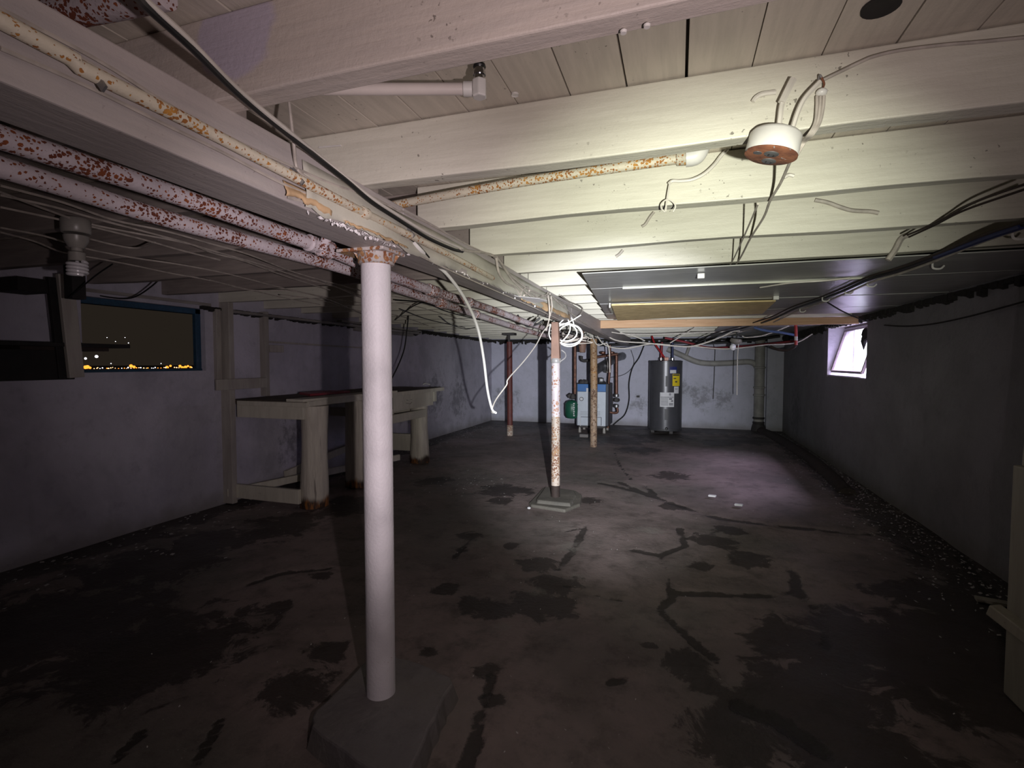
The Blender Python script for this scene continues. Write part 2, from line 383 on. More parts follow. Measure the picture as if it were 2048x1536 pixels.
def smoothpts(pts, k=6):
    pts = [Vector(p) for p in pts]
    if len(pts) < 3: return pts
    out = []
    P = [2*pts[0]-pts[1]] + pts + [2*pts[-1]-pts[-2]]
    for i in range(1, len(P)-2):
        a, b2, c, d = P[i-1], P[i], P[i+1], P[i+2]
        for j in range(k):
            t = j / k
            out.append(0.5*((2*b2) + (c-a)*t + (2*a-5*b2+4*c-d)*t*t + (3*b2-a-3*c+d)*t**3))
    out.append(pts[-1]); return out
def cable(label, pts, r, mat=None, name='cable', cat='cable', group=None, n=6, k=6, parent=None):
    o = MB().tube(smoothpts(pts, k), r, n).build(name, mat or m_cable, parent, smooth=True, loc=pts[0])
    if parent is None: tag(o, label, cat, group)
    return o
def A(pxs, **k): return [at(a, b2, **k) for a, b2 in pxs]

# ------------------------------------------------------------------ room shell
XL, XR, YB, YN = -3.97, 1.88, 10.72, -1.2
ZJ, ZT = 1.85, 2.02      # joist bottoms, underside of the boards
def zj(y): return 1.85 - 0.006 * max(0, y - 1.9)
# floor grid with attributes
nx, ny = 236, 440
xs = np.linspace(XL - 0.25, XR + 0.25, nx); ys = YN + (YB + 0.15 - YN) * (np.linspace(0, 1, ny)) ** 1.15
X, Y = np.meshgrid(xs, ys)
def seg_d(poly):
    d = np.full(X.shape, 9.0)
    for a, b2 in zip(poly[:-1], poly[1:]):
        ax, ay, bx, by = a[0], a[1], b2[0], b2[1]
        L = (bx-ax)**2 + (by-ay)**2 + 1e-9
        t = np.clip(((X-ax)*(bx-ax) + (Y-ay)*(by-ay)) / L, 0, 1)
        d = np.minimum(d, np.hypot(X-ax-t*(bx-ax), Y-ay-t*(by-ay)))
    return d
stain = np.zeros(X.shape); crack = np.zeros(X.shape); pale = np.zeros(X.shape)
cracks = [([(1200, 965), (1290, 985), (1360, 1010), (1440, 1035), (1520, 1045), (1600, 1055), (1740, 1068)], .045),
    ([(1290, 968), (1312, 992)], .04), ([(1235, 962), (1300, 990)], .05), ([(1265, 1097), (1320, 1108), (1370, 1090), (1358, 1055)], .03),
    ([(1320, 1108), (1335, 1150), (1345, 1190)], .025), ([(1345, 1182), (1420, 1185), (1540, 1190), (1592, 1180), (1590, 1150), (1572, 1125)], .035),
    ([(1592, 1180), (1640, 1230), (1650, 1290)], .05), ([(1345, 1192), (1320, 1215), (1365, 1260), (1395, 1290), (1432, 1318)], .028),
    ([(1172, 1048), (1145, 1100), (1115, 1135)], .03), ([(1130, 1060), (1172, 1052)], .02), ([(900, 1125), (925, 1095), (945, 1068)], .025),
    ([(480, 1172), (560, 1145), (655, 1135)], .03), ([(1480, 1410), (1560, 1440), (1650, 1500)], .05), ([(1220, 1365), (1270, 1350)], .025),
    ([(930, 1540), (960, 1430), (990, 1340)], .03), ([(395, 1520), (440, 1440)], .02), ([(225, 1520), (285, 1460)], .02),
    ([(1130, 1170), (1205, 1190), (1240, 1196)], .02), ([(1230, 905), (1240, 930), (1262, 958)], .02), ([(1640, 1060), (1760, 1070), (1850, 1110)], .03),
    ([(1880, 1050), (1980, 1180), (2040, 1300)], .05)]
for pl, wd in cracks:
    q = [at(a, b2, z=0) for a, b2 in pl]
    crack = np.maximum(crack, (0.9 - seg_d(q) / (wd * 1.5)))
blobs = [(1075, 1130, .13), (1110, 1165, .14), (1060, 1205, .16), (1120, 1210, .12), (1000, 1215, .12), (940, 1205, .08), (890, 1178, .07), (940, 1070, .09), (920, 1100, .05),
    (1240, 880, .5), (1320, 872, .5), (1180, 875, .4), (1500, 880, .45), (1440, 885, .3), (1280, 900, .3), (1340, 950, .2), (1345, 1010, .12), (560, 1210, .07), (640, 1150, .07), (655, 1300, .09), (600, 1375, .14), (430, 1225, .06),
    (970, 1340, .06), (985, 1400, .05), (1375, 1320, .10), (1400, 1350, .10), (1500, 1400, .10), (1470, 1470, .16), (1640, 1300, .3), (1760, 1290, .35), (1850, 1330, .4),
    (1640, 1420, .3), (1560, 1350, .12), (1880, 1200, .3), (1460, 1060, .12), (1430, 1080, .16), (1500, 1120, .14), (1400, 1130, .08), (1010, 980, .25), (1000, 1000, .12), (1180, 1000, .1), (1020, 1090, .07), (870, 960, .2), (420, 1080, .3), (560, 1050, .3), (1550, 1240, .04), (1300, 1290, .03), (760, 1280, .05),
    (300, 1130, .4), (700, 1010, .3), (100, 1250, .5), (300, 1300, .4), (1930, 1290, .4), (1700, 1500, .3), (860, 1300, .04)]
for px, py, r in blobs:
    c = at(px, py, z=0); stain = np.maximum(stain, np.clip(1.25 - np.hypot(X-c.x, Y-c.y) / (r * 1.35), 0, 1))
stain = np.maximum(stain, np.clip((X - 1.35) / 0.25, 0, 1) * 0.9)
stain = np.maximum(stain, np.clip((XL + 0.42 - X) / 0.25, 0, 1) * 0.95)
stain = np.maximum(stain, np.clip((Y - 9.3) / 0.9, 0, 1) * 0.8)
for px, py, r in [(1140, 1090, .2), (700, 1040, .1), (1000, 1150, .12), (1075, 1180, .1), (560, 1160, .08), (1160, 1150, .1), (350, 1055, .18), (1300, 1060, .2), (1000, 1250, .1), (270, 1160, .12)]:
    c = at(px, py, z=0); pale = np.maximum(pale, np.clip(1.1 - np.hypot(X-c.x, Y-c.y) / (r * 1.6), 0, 1))
Z = 0.006 * np.sin(X*2.1 + 1.3*np.sin(Y*1.7)) * np.cos(Y*1.9) - 0.006 - 0.010 * np.clip(crack, 0, 1)
vs = np.stack([X.ravel(), Y.ravel(), Z.ravel()], 1)
ii = np.arange(nx*ny).reshape(ny, nx)
fs = np.stack([ii[:-1, :-1].ravel(), ii[:-1, 1:].ravel(), ii[1:, 1:].ravel(), ii[1:, :-1].ravel()], 1)
me = bpy.data.meshes.new('floor'); me.vertices.add(len(vs)); me.vertices.foreach_set('co', vs.ravel())
me.loops.add(fs.size); me.loops.foreach_set('vertex_index', fs.ravel().astype(np.int32)); me.polygons.add(len(fs))
me.polygons.foreach_set('loop_start', (np.arange(len(fs))*4).astype(np.int32)); me.update(calc_edges=True); me.validate()
for nm, arr in (('stain', stain), ('crack', crack), ('pale', pale)):
    a = me.attributes.new(nm, 'FLOAT', 'POINT'); a.data.foreach_set('value', np.clip(arr, 0, 1).ravel().astype(np.float32))
me.shade_smooth(); me.materials.append(m_floor)
floor = bpy.data.objects.new('floor', me); COL.objects.link(floor); struct(floor)

# walls
# left wall with window opening, and a ragged top edge
WY0, WY1, WZ0, WZ1 = 2.47, 3.45, 1.225, 1.765
wl = MB()
TH = 0.13
wl.box(XL-TH, XL, YN, WY0, -0.1, 2.02); wl.box(XL-TH, XL, WY1, YB+0.2, -0.1, 2.02)
wl.box(XL-TH, XL, WY0, WY1, -0.1, WZ0); wl.box(XL-TH, XL, WY0, WY1, WZ1, 2.02)
wall_left = struct(wl.build('wall_left', m_wall_l))
# right wall with the deep window hole
RY0, RY1, RZ0, RZ1 = 6.24, 7.70, 1.13, 1.80
wr = MB(); TR = 0.30
wr.box(XR, XR+TR, YN, RY0, -0.1, 2.02); wr.box(XR, XR+TR, RY1, YB+0.2, -0.1, 2.02)
wr.box(XR, XR+TR, RY0, RY1, RZ1, 2.02)
# sloping sill: the hole widens towards the room
wr.quad_box([(XR, RY0, -0.1), (XR+TR, RY0, -0.1), (XR+TR, RY1, -0.1), (XR, RY1, -0.1), (XR, RY0, RZ0), (XR+TR, RY0, RZ0+0.03), (XR+TR, RY1, RZ0+0.03), (XR, RY1, RZ0)])
# splayed far reveal
wr.quad_box([(XR, RY1-0.004, RZ0), (XR+TR, RY1-0.01, RZ0), (XR+TR, RY1, RZ0), (XR, RY1, RZ0), (XR, RY1-0.004, RZ1), (XR+TR, RY1-0.01, RZ1), (XR+TR, RY1, RZ1), (XR, RY1, RZ1)])
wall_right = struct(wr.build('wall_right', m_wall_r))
wall_back = struct(MB().box(XL-TH, XR+TR, YB, YB+0.25, -0.1, 2.02).build('wall_back', m_wall_b))
wall_near = struct(MB().box(XL-TH, XR+TR, YN-0.2, YN, -0.1, 2.02).build('wall_near', m_wall_l))

# pale painted plaster around the window hole (reveal faces seen lit)
m_reveal = plaster('reveal_plaster', (0.62, 0.60, 0.66), (0.5, 0.48, 0.56), [], streak=False)
rv = MB()
rv.box(XR-.006, XR+TR-.02, RY1-.018, RY1-.008, RZ0-.02, RZ1-.02)
rv.quad_box([(XR-0.004, RY0+0.02, RZ0-0.01), (XR+TR, RY0+0.02, RZ0+0.01), (XR+TR, RY1-0.02, RZ0+0.01), (XR-0.004, RY1-0.02, RZ0-0.01),
              (XR-0.004, RY0+0.02, RZ0+0.004), (XR+TR, RY0+0.02, RZ0+0.036), (XR+TR, RY1-0.02, RZ0+0.036), (XR-0.004, RY1-0.02, RZ0+0.004)])
rv.build('window_reveal', m_reveal, wall_right, bevel=0.01)

# ceiling : slab + boards + joists + panels
ceiling = struct(MB().box(XL-TH, XR+TR, YN-0.2, YB+0.25, ZT+0.028, ZT+0.12).build('ceiling', m_slab))
bw = 0.1495; x = -0.285 - bw * 25
edges = []
while x < XR:
    edges.append(x); x += bw
edges.append(XR)
wide = {2: 0.004, 27: 0.006, 26: 0.004}
for i, (a, b2) in enumerate(zip(edges[:-1], edges[1:])):
    if b2 < XL: continue
    gap = 0.0018 + 0.0022 * random.random()
    if abs(b2 - 0.014) < 0.02: gap = 0.007
    dz = random.uniform(0, 0.003)
    MB().box(max(a, XL), b2 - gap, YN, YB, ZT+dz, ZT+0.026).build('ceiling_board', m_board, ceiling, bevel=0.0015)
JY = [0.31, 0.845, 1.385, 1.90, 2.455, 3.0]
y = 3.0
while y < 10.3:
    y += 0.535; JY.append(y)
for y in [-0.24, -0.78]: JY.append(y)
def wob_bar(x0, x1, y0, th, z0, z1, mat, seed, amp=0.004):
    """a sawn joist with slightly wandering edges"""
    r = random.Random(seed); mb = MB(); n = 14; base = 0
    ph = [r.uniform(0, 6.3) for _ in range(4)]
    ring = []
    for i in range(n+1):
        x = x0 + (x1-x0)*i/n
        a = amp*math.sin(x*2.3+ph[0]) + amp*0.6*math.sin(x*6.1+ph[1]); c = amp*math.sin(x*1.7+ph[2]); d2 = amp*0.6*math.sin(x*5+ph[3])
        mb.v += [(x, y0+c, z0+a), (x, y0+th+c, z0+a+d2), (x, y0+th+c, z1), (x, y0+c, z1)]
    for i in range(n):
        k = 4*i
        for q in range(4):
            mb.f.append((k+q, k+(q+1) % 4, k+4+(q+1) % 4, k+4+q))
    mb.f.append((0, 3, 2, 1)); k = 4*n; mb.f.append((k, k+1, k+2, k+3))
    o = mb.build('joist', mat, ceiling); md = o.modifiers.new('bevel', 'BEVEL'); md.width = 0.004; md.segments = 2; md.limit_method = 'ANGLE'; md.angle_limit = math.radians(50)
    return o
for i, y in enumerate(JY):
    zb = zj(y)
    wob_bar(-1.6 if i in (0, 1, 2) or y < 0.4 else -1.03, XR, y, 0.055 if i < 6 else 0.05, zb, ZT-0.001, m_joist1 if i in (0, 1) else m_joist, i)
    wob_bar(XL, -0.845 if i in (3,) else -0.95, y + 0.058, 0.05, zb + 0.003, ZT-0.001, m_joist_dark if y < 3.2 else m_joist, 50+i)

# flat painted panels under the far joists on the right, seams and battens
PY0, PY1 = 3.01, 6.12
def px_edge(y): return -0.547 - (y-3.036)*0.079
ysx = [(3.012, 3.62, 1.826), (3.63, 4.55, 1.823), (4.56, 5.45, 1.818), (5.46, 6.10, 1.815)]
for y0, y1, z in ysx:
    e0, e1 = px_edge(y0), px_edge(y1)
    MB().quad_box([(e0, y0, z-0.006), (XR, y0, z-0.006), (XR, y1, z-0.008), (e1, y1, z-0.008), (e0, y0, z), (XR, y0, z), (XR, y1, z-0.002), (e1, y1, z-0.002)]).build('ceiling_panel', m_panel, ceiling, bevel=0.001)
for y0, y1 in ((6.8, 8.0), (8.02, 9.3), (9.32, 10.6)):
    MB().box(0.55, XR, y0, y1, 1.800, 1.808).build('ceiling_panel', m_panel, ceiling)
bt = at(1243, 574, z=1.81); be = at(1640, 560, z=1.81)
MB().bar((bt.x, 3.63, 1.813), (be.x+0.1, 3.66, 1.813), 0.022, 0.012).build('batten', m_trimw, ceiling)
MB().bar((be.x+0.1, 3.64, 1.813), (1.15, 3.66, 1.813), 0.012, 0.008).build('batten', m_trimw, ceiling)
# rough ragged sill plate and grime line on top of the walls
for (p0, p1, nm, L) in (((XL+0.06, 3.6, 1.765), (XL+0.06, 7.25, 1.750), 'sill_board', wall_left), ((XL+0.10, 5.2, 1.795), (XL+0.10, 7.2, 1.78), 'sill_board', wall_left)):
    MB().bar(p0, p1, 0.07, 0.022).build(nm, m_ledge, L)
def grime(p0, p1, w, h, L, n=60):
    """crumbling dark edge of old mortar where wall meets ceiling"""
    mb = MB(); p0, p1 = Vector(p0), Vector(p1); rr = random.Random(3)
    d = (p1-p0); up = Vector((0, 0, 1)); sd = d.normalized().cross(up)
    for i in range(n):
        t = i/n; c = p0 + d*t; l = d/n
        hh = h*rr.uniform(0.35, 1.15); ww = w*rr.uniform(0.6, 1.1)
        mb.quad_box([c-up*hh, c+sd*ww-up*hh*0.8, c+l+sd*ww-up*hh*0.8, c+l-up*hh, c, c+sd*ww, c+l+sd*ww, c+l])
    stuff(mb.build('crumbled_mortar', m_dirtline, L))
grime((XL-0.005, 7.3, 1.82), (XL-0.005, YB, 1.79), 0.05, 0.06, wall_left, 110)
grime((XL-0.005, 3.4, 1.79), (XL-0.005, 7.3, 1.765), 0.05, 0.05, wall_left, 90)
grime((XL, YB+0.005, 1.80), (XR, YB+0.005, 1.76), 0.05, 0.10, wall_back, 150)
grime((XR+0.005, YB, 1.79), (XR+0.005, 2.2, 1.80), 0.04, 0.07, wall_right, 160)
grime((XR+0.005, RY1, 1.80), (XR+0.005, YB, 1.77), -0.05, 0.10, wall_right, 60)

# near right: boxed post of the stair, a thing
jp = thing('boxed_post', 'cream boxed wooden post at the right edge with cross board', 'post', (1.235, 2.3, 0))
MB().box(1.235, 1.42, 2.12, 2.457, 0, 0.905).build('lower_casing', m_jamb, jp, bevel=0.006)
MB().quad_box([(1.252, 2.15, 0.905), (1.42, 2.15, 0.905), (1.42, 2.44, 0.905), (1.252, 2.44, 0.905), (1.285, 2.15, 1.85), (1.42, 2.15, 1.85), (1.42, 2.42, 1.85), (1.285, 2.42, 1.85)]).build('upper_casing', m_jamb, jp, bevel=0.006)
cb = A([(1986, 1218), (2060, 1262)], y=2.36)
MB().bar(cb[0], (cb[1].x, 2.1, cb[1].z-0.02), 0.05, 0.045).build('cross_board', m_jamb, jp, bevel=0.005)
pp = at(1985, 1202, z=0.02)
tag(MB().bar((pp.x-0.06, pp.y+0.03, 0.012), (pp.x+0.08, pp.y, 0.012), 0.05, 0.015).build('wood_offcut', m_jamb, None, loc=pp), 'small pale wood offcut on floor beside the boxed post', 'offcut')

# ------------------------------------------------------------------ main beam
beam = thing('support_beam', 'long white painted timber beam carried by the steel posts', 'beam', (-1.0, 0, 1.70))
def bz(y): return 1.70 - 0.006*max(0, y-2)
BX0, BX1 = -1.085, -0.93
segs = [(YN, 1.62), (1.622, 4.6), (4.602, 7.75), (7.752, YB)]
for y0, y1 in segs:
    mb = MB(); n = 12
    for i in range(n+1):
        yy = y0+(y1-y0)*i/n; q = 0.003*math.sin(yy*3.1)
        mb.v += [(BX0, yy, bz(yy)+q), (BX1+q, yy, bz(yy)+q*0.5), (BX1+q, yy, zj(yy)-0.002), (BX0, yy, zj(yy)-0.002)]
    for i in range(n):
        k = 4*i
        for s2 in range(4): mb.f.append((k+s2, k+4+s2, k+4+(s2+1) % 4, k+(s2+1) % 4))
    mb.f.append((0, 1, 2, 3)); k = 4*n; mb.f.append((k+3, k+2, k+1, k))
    mb.build('beam_timber', m_beam, beam, bevel=0.004)
# loose wallpaper hanging along the face with a torn lower edge
def sheet(y0, y1, top, lo, mat, name, out=0.006, seed=1, n=90, jag=0.010, parent=beam):
    r = random.Random(seed); mb = MB(); rows = 6; e = 0
    for i in range(n+1):
        t = i/n; yy = y0+(y1-y0)*t
        e = 0.6*e + r.uniform(-jag, jag)
        zt = top(yy); zl = lo(yy) + e
        bul = out*(0.6+0.5*math.sin(yy*4.3+seed)+0.25*math.sin(yy*13+seed))
        for k in range(rows+1):
            s2 = k/rows
            mb.v.append((BX1+0.004+bul*math.sin(s2*PI*0.62)*1.3 + 0.002*math.sin(s2*9+yy*7), yy, zt+(zl-zt)*s2))
    for i in range(n):
        for k in range(rows):
            a = i*(rows+1)+k; mb.f.append((a, a+1, a+rows+2, a+rows+1))
    o = mb.build(name, mat, parent, smooth=False); md = o.modifiers.new('solid', 'SOLIDIFY'); md.thickness = 0.0012
    o.data.shade_smooth(); return o
sheet(1.10, 4.35, lambda y: zj(y)-0.03, lambda y: bz(y)-0.006, m_paper, 'torn_paper', 0.014, 2, 130, 0.006)
sheet(1.03, 1.20, lambda y: bz(y)+0.045, lambda y: bz(y)+0.004, m_paper_tan, 'torn_paper', 0.02, 5, 16, 0.006)
sheet(1.25, 1.60, lambda y: bz(y)+0.010, lambda y: bz(y)-0.004, m_paper_tan, 'torn_paper', 0.022, 8, 30, 0.006)
sheet(3.0, 4.5, lambda y: bz(y)+0.045, lambda y: bz(y)-0.010, m_paper_tan, 'torn_paper', 0.02, 9, 40, 0.008)
pf = MB(); rr = random.Random(11)
for i in range(150):
    yy = 1.12 + 0.42*rr.random()**0.8 if i < 110 else rr.uniform(1.6, 3.6)
    c = Vector((BX1+rr.uniform(-0.012, 0.008), yy, bz(yy)-rr.uniform(-0.003, 0.010)))
    a = Vector((rr.uniform(-1, 1), rr.uniform(-1, 1), rr.uniform(-.6, .6))).normalized()*rr.uniform(0.003, 0.010); b3 = a.orthogonal().normalized()*rr.uniform(0.002, 0.006)
    k = len(pf.v); pf.v += [tuple(c-a), tuple(c-b3), tuple(c+a), tuple(c+b3+Vector((0, 0, 0.003)))]; pf.f.append((k, k+1, k+2, k+3))
stuff(pf.build('peeling_paint', m_peel, beam))
fl = at(1060, 601, x=-0.91)
MB().quad_box([(-.92, fl.y-.30, bz(3.3)-.004), (-.84, fl.y-.02, bz(3.3)+.01), (-.83, fl.y+.14, bz(3.3)+.012), (-.92, fl.y+.12, bz(3.3)), (-.92, fl.y-.30, bz(3.3)-.001), (-.84, fl.y-.02, bz(3.3)+.013), (-.83, fl.y+.14, bz(3.3)+.015), (-.92, fl.y+.12, bz(3.3)+.003)]).build('loose_flap', m_peel, beam)

# ------------------------------------------------------------------ posts
p1 = at(762, 1385, z=0.07); PX, PY = p1.x, p1.y + 0.0
post = thing('steel_post', 'thick white steel post in the foreground with a rusty flared cap', 'post', (PX, PY, 0.05))
MB().tube([(PX, PY, 0.05), (PX, PY, 0.5), (PX-0.001, PY, 1.0), (PX-0.002, PY, 1.655)], 0.0525, 32).build('shaft', m_post, post, smooth=True)
MB().lathe([(0.060, 1.648), (0.064, 1.652), (0.064, 1.672), (0.068, 1.687)], (PX, PY, 0), n=32).build('cap_collar', m_postcap, post, smooth=True)
cp = MB().box(PX-0.115, PX+0.075, PY-0.075, PY+0.075, 1.686, 1.698)
cp.build('cap_plate', m_postcap, post, bevel=0.003)
for sgn in (-1, 1):
    for ang in (0.6, 1.57, 2.5):
        a = Vector((math.cos(ang), -math.sin(ang), 0))*1
        if sgn > 0: a = -a
        c = Vector((PX, PY, 0))
        MB().quad_box([c+a*0.055+Vector((-.003, 0, 1.652)), c+a*0.058+Vector((.003, 0, 1.652)), c+a*0.058+Vector((.003, .002, 1.655)), c+a*0.055+Vector((-.003, .002, 1.655)),
                       c+a*0.060+Vector((-.003, 0, 1.688)), c+a*0.080+Vector((.003, 0, 1.688)), c+a*0.080+Vector((.003, .002, 1.688)), c+a*0.060+Vector((-.003, .002, 1.688))]).build('cap_rib', m_postcap, post)
# footing
def footing(name, label, tops, base, z1, grow, mat, seed, extra=None):
    r = random.Random(seed); c = Vector(base)
    o = thing(name, label, 'footing', (c.x, c.y, 0))
    poly = []
    n = len(tops)
    for i in range(n):
        a, b2 = tops[i], tops[(i+1) % n]
        for t in (0, 0.33, 0.66):
            p = a.lerp(b2, t); poly.append((p.x+r.uniform(-.004, .004), p.y+r.uniform(-.004, .004)))
    low = [(c.x+(p[0]-c.x)*(1+grow)+r.uniform(-.006, .006), c.y+(p[1]-c.y)*(1+grow)+r.uniform(-.006, .006)) for p in poly]
    MB().prism(low, -0.01, z1, poly).build('concrete_block', mat, o, bevel=0.012)
    return o
tp = A([(735, 1318), (788, 1311), (827, 1320), (880, 1343), (902, 1353), (906, 1367), (880, 1403), (860, 1450), (822, 1530), (800, 1556), (760, 1550), (690, 1500), (625, 1450), (628, 1422), (680, 1373)], z=0.075)
footing('concrete_footing', 'chipped grey square concrete pad under the thick white post', tp, (PX, PY, 0), 0.072, 0.09, m_concrete, 1)

mp = at(1111, 992, z=0.06); MX, MY = mp.x, mp.y
mpost = thing('steel_post', 'slim middle steel post, half white half rust, with taped collar', 'post', (MX, MY, 0.05))
m_mid_up = rusty('mid_post_upper', (0.50, 0.45, 0.47), 0.85, (0.30, 0.15, 0.10), (0.38, 0.24, 0.18), 45)
MB().tube([(MX, MY, 0.16), (MX, MY, 0.8)], 0.040, 20).build('lower_shaft', m_midpost, mpost, smooth=True)
MB().tube([(MX, MY, 0.8), (MX-0.003, MY, 1.315)], 0.040, 20).build('upper_shaft', m_mid_up, mpost, smooth=True)
MB().tube([(MX, MY, 0.05), (MX, MY, 0.162)], 0.041, 20).build('damp_foot', m_darkbrown, mpost, smooth=True)
MB().quad_box([(MX-.040, MY-.035, 1.31), (MX+.040, MY-.035, 1.31), (MX+.040, MY+.035, 1.31), (MX-.040, MY+.035, 1.31), (MX-.038, MY-.03, 1.665), (MX+.022, MY-.03, 1.665), (MX+.022, MY+.03, 1.665), (MX-.038, MY+.03, 1.665)]).build('top_bracket', m_brown, mpost, bevel=0.004)
tz = at(1112, 722, y=MY).z
MB().lathe([(0.046, tz-0.02), (0.050, tz-0.01), (0.050, tz+0.015), (0.045, tz+0.025)], (MX, MY, 0), n=20).build('tape_collar', m_tape, mpost, smooth=True)
cable('', [(MX+.04, MY-.04, tz-.01), (MX+.09, MY-.02, tz+.03), (MX+.085, MY, tz+.07), (MX+.05, MY, tz+.10)], 0.006, m_tape, 'loose_tape', parent=mpost)
tp = A([(1090, 973), (1148, 980), (1152, 990), (1140, 1006), (1075, 1000), (1074, 996)], z=0.055)
ft = footing('concrete_footing', 'low two-tier concrete pad under the slim middle post', tp, (MX, MY, 0), 0.055, 0.10, m_concrete2, 2)
tp2 = A([(1086, 976), (1152, 982), (1164, 990), (1160, 1008), (1130, 1020), (1062, 1010), (1058, 1006)], z=0.02)
poly = [(p.x, p.y) for p in tp2]
MB().prism(poly, -0.01, 0.025).build('lower_tier', m_concrete2, ft, bevel=0.012)

tq = at(1187, 893, z=0); TX, TY = tq.x, tq.y
tpost = thing('steel_post', 'speckled brown steel post standing in front of the boiler', 'post', (TX, TY, 0))
MB().tube([(TX, TY, -0.01), (TX, TY, 0.9)], 0.054, 20).build('lower_shaft', m_postbrown, tpost, smooth=True)
m_tp2 = rusty('third_post_upper', (0.34, 0.22, 0.12), 0.8, (0.16, 0.08, 0.04), (0.45, 0.25, 0.10), 35)
MB().tube([(TX, TY, 0.9), (TX-0.01, TY, 1.66)], 0.054, 20).build('upper_shaft', m_tp2, tpost, smooth=True)
MB().box(TX-0.09, TX+0.08, TY-.06, TY+.06, 1.655, 1.665).build('cap_plate', m_iron, tpost)
rq = at(1020, 870, z=0); RX, RY_ = rq.x, rq.y
rp = thing('steel_post', 'dark red steel post with a white painted foot', 'post', (RX, RY_, 0))
zz = at(1018, 850, y=RY_).z
MB().tube([(RX, RY_, -0.01), (RX, RY_, zz)], 0.055, 18).build('white_foot', m_midpost, rp, smooth=True)
MB().tube([(RX, RY_, zz), (RX-.01, RY_, 1.66)], 0.050, 18).build('shaft', m_redpost, rp, smooth=True)
MB().tube([(RX-.02, RY_, 1.66), (RX-.02, RY_, 1.78)], 0.022, 10).build('jack_screw', m_iron, rp, smooth=True)
MB().box(RX-.12, RX+.10, RY_-.07, RY_+.07, 1.775, 1.815).build('head_plate', m_iron, rp)

# ------------------------------------------------------------------ pipes under and on the beam
def pipe_run(label, pts, r, mat, couplings, n=16, name='steel_pipe'):
    t = thing(name, label, 'pipe', pts[0])
    MB().tube(smoothpts(pts, 3), r, n).build('pipe_length', mat, t, smooth=True)
    for i, rr2, L in couplings:
        i0 = int(i); f = i-i0; c = Vector(pts[i0]).lerp(Vector(pts[min(i0+1, len(pts)-1)]), f)
        d = (Vector(pts[min(i0+1, len(pts)-1)])-Vector(pts[i0])).normalized()
        MB().lathe([(rr2*0.86, -L/2), (rr2, -L/2+0.006), (rr2*0.96, 0), (rr2, L/2-0.006), (rr2*0.86, L/2)], c, d, 20).build('coupling', mat, t, smooth=True)
    return t
ptsA = [(-1.22, -0.6, 1.735)] + A([(0, 274), (300, 372), (590, 476)], x=-1.22) + A([(650, 497), (726, 530), (790, 555), (872, 584), (990, 621), (1077, 653)], x=-1.22) + [(-1.22, 7.0, 1.60)]
pipe_run('upper rust-speckled steel pipe hung along the left of the beam', ptsA, 0.0235, m_pipe, [(4.0, 0.034, 0.06), (3.5, 0.030, 0.035), (6.9, 0.031, 0.10), (7.5, 0.030, 0.06)])
ptsB = [(-1.36, -0.6, 1.73)] + A([(0, 334), (300, 428), (549, 498), (700, 541), (790, 575), (931, 622), (1077, 668)], x=-1.36) + [(-1.36, 7.0, 1.585)]
pipe_run('lower rust-speckled steel pipe hung along the left of the beam', ptsB, 0.0235, m_pipe, [(5.6, 0.032, 0.10), (6.1, 0.03, 0.05)])
MB_ = MB().tube([(-1.20, 1.52, 1.70), (-1.12, 1.50, 1.80)], 0.018, 10)
tag(MB_.build('pipe_stub', m_pipe, None, True, loc=(-1.2, 1.52, 1.7)), 'short rusty pipe stub rising beside the beam near the post cap', 'pipe')
ptsC = [(-0.905, -0.5, 1.785)] + A([(0, 40), (157, 133), (372, 240), (564, 341), (729, 426), (899, 510), (985, 556)], x=-0.905)
pc = pipe_run('slim rusty conduit fixed on the face of the beam', ptsC, 0.0125, m_pipe2, [(5.0, 0.0175, 0.035)])
for yy in (0.6, 1.06, 1.62):
    MB().bar((-0.925, yy, 1.785), (-0.89, yy, 1.742), 0.004, 0.012).build('clip', m_steel, pc)
# pipe D between joists
ptsD = [(-1.10, 1.75, 1.900)] + A([(1000, 371), (1180, 343), (1352, 318)], y=1.75)
pd = pipe_run('rusty white pipe running between the second and third joists', ptsD, 0.0165, m_pipe2, [])
e = Vector(ptsD[-1])
MB().lathe([(0.019, 0), (0.022, 0.003), (0.022, 0.03), (0.018, 0.035)], e, (1, 0, 0), 16).build('end_collar', m_pipe2, pd, smooth=True)
MB().tube(smoothpts([e+Vector((.03, 0, 0)), e+Vector((.06, 0, .003)), e+Vector((.075, 0.0, .03)), e+Vector((.078, 0, .07))]), 0.028, 16).build('elbow', m_boxw, pd, smooth=True)
pu = A([(60, 40), (150, 22), (240, 5), (330, -14)], z=1.94)
tag(MB().tube(pu, .026, 14).build('steel_pipe', m_pipe, None, True, loc=pu[0]), 'rust-flecked pipe passing above the beam at the top left corner', 'pipe')
# pvc E
pe = thing('conduit', 'white painted conduit with elbow between the first two joists', 'pipe', at(945, 178, z=1.93))
ptsE = A([(560, 178), (680, 178), (930, 178)], z=1.93)
MB().tube(ptsE, 0.0135, 16).build('conduit_length', m_pvc, pe, smooth=True)
e1 = at(945, 178, z=1.93); e0 = at(905, 178, z=1.93); d = (e1-e0).normalized()
MB().lathe([(0.0145, -0.022), (0.0165, -0.020), (0.0165, 0.0)], e1, d, 16).build('coupling', m_boxw, pe, smooth=True)
el = at(959, 176, z=1.93)
MB().lathe([(0.018, -0.022), (0.018, 0.018)], el, (0, 0, 1), 6).build('elbow', m_boxw, pe, bevel=0.003)
MB().lathe([(0.012, 0.018), (0.012, 0.028), (0.0145, 0.028), (0.0145, 0.036), (0.012, 0.036), (0.012, 0.085)], el, (0, 0, 1), 16).build('riser', m_chrome, pe, smooth=True)
MB().lathe([(0.0135, 0.044), (0.0150, 0.047), (0.0135, 0.052)], el, (0, 0, 1), 16).build('rubber_ring', m_black, pe, smooth=True)

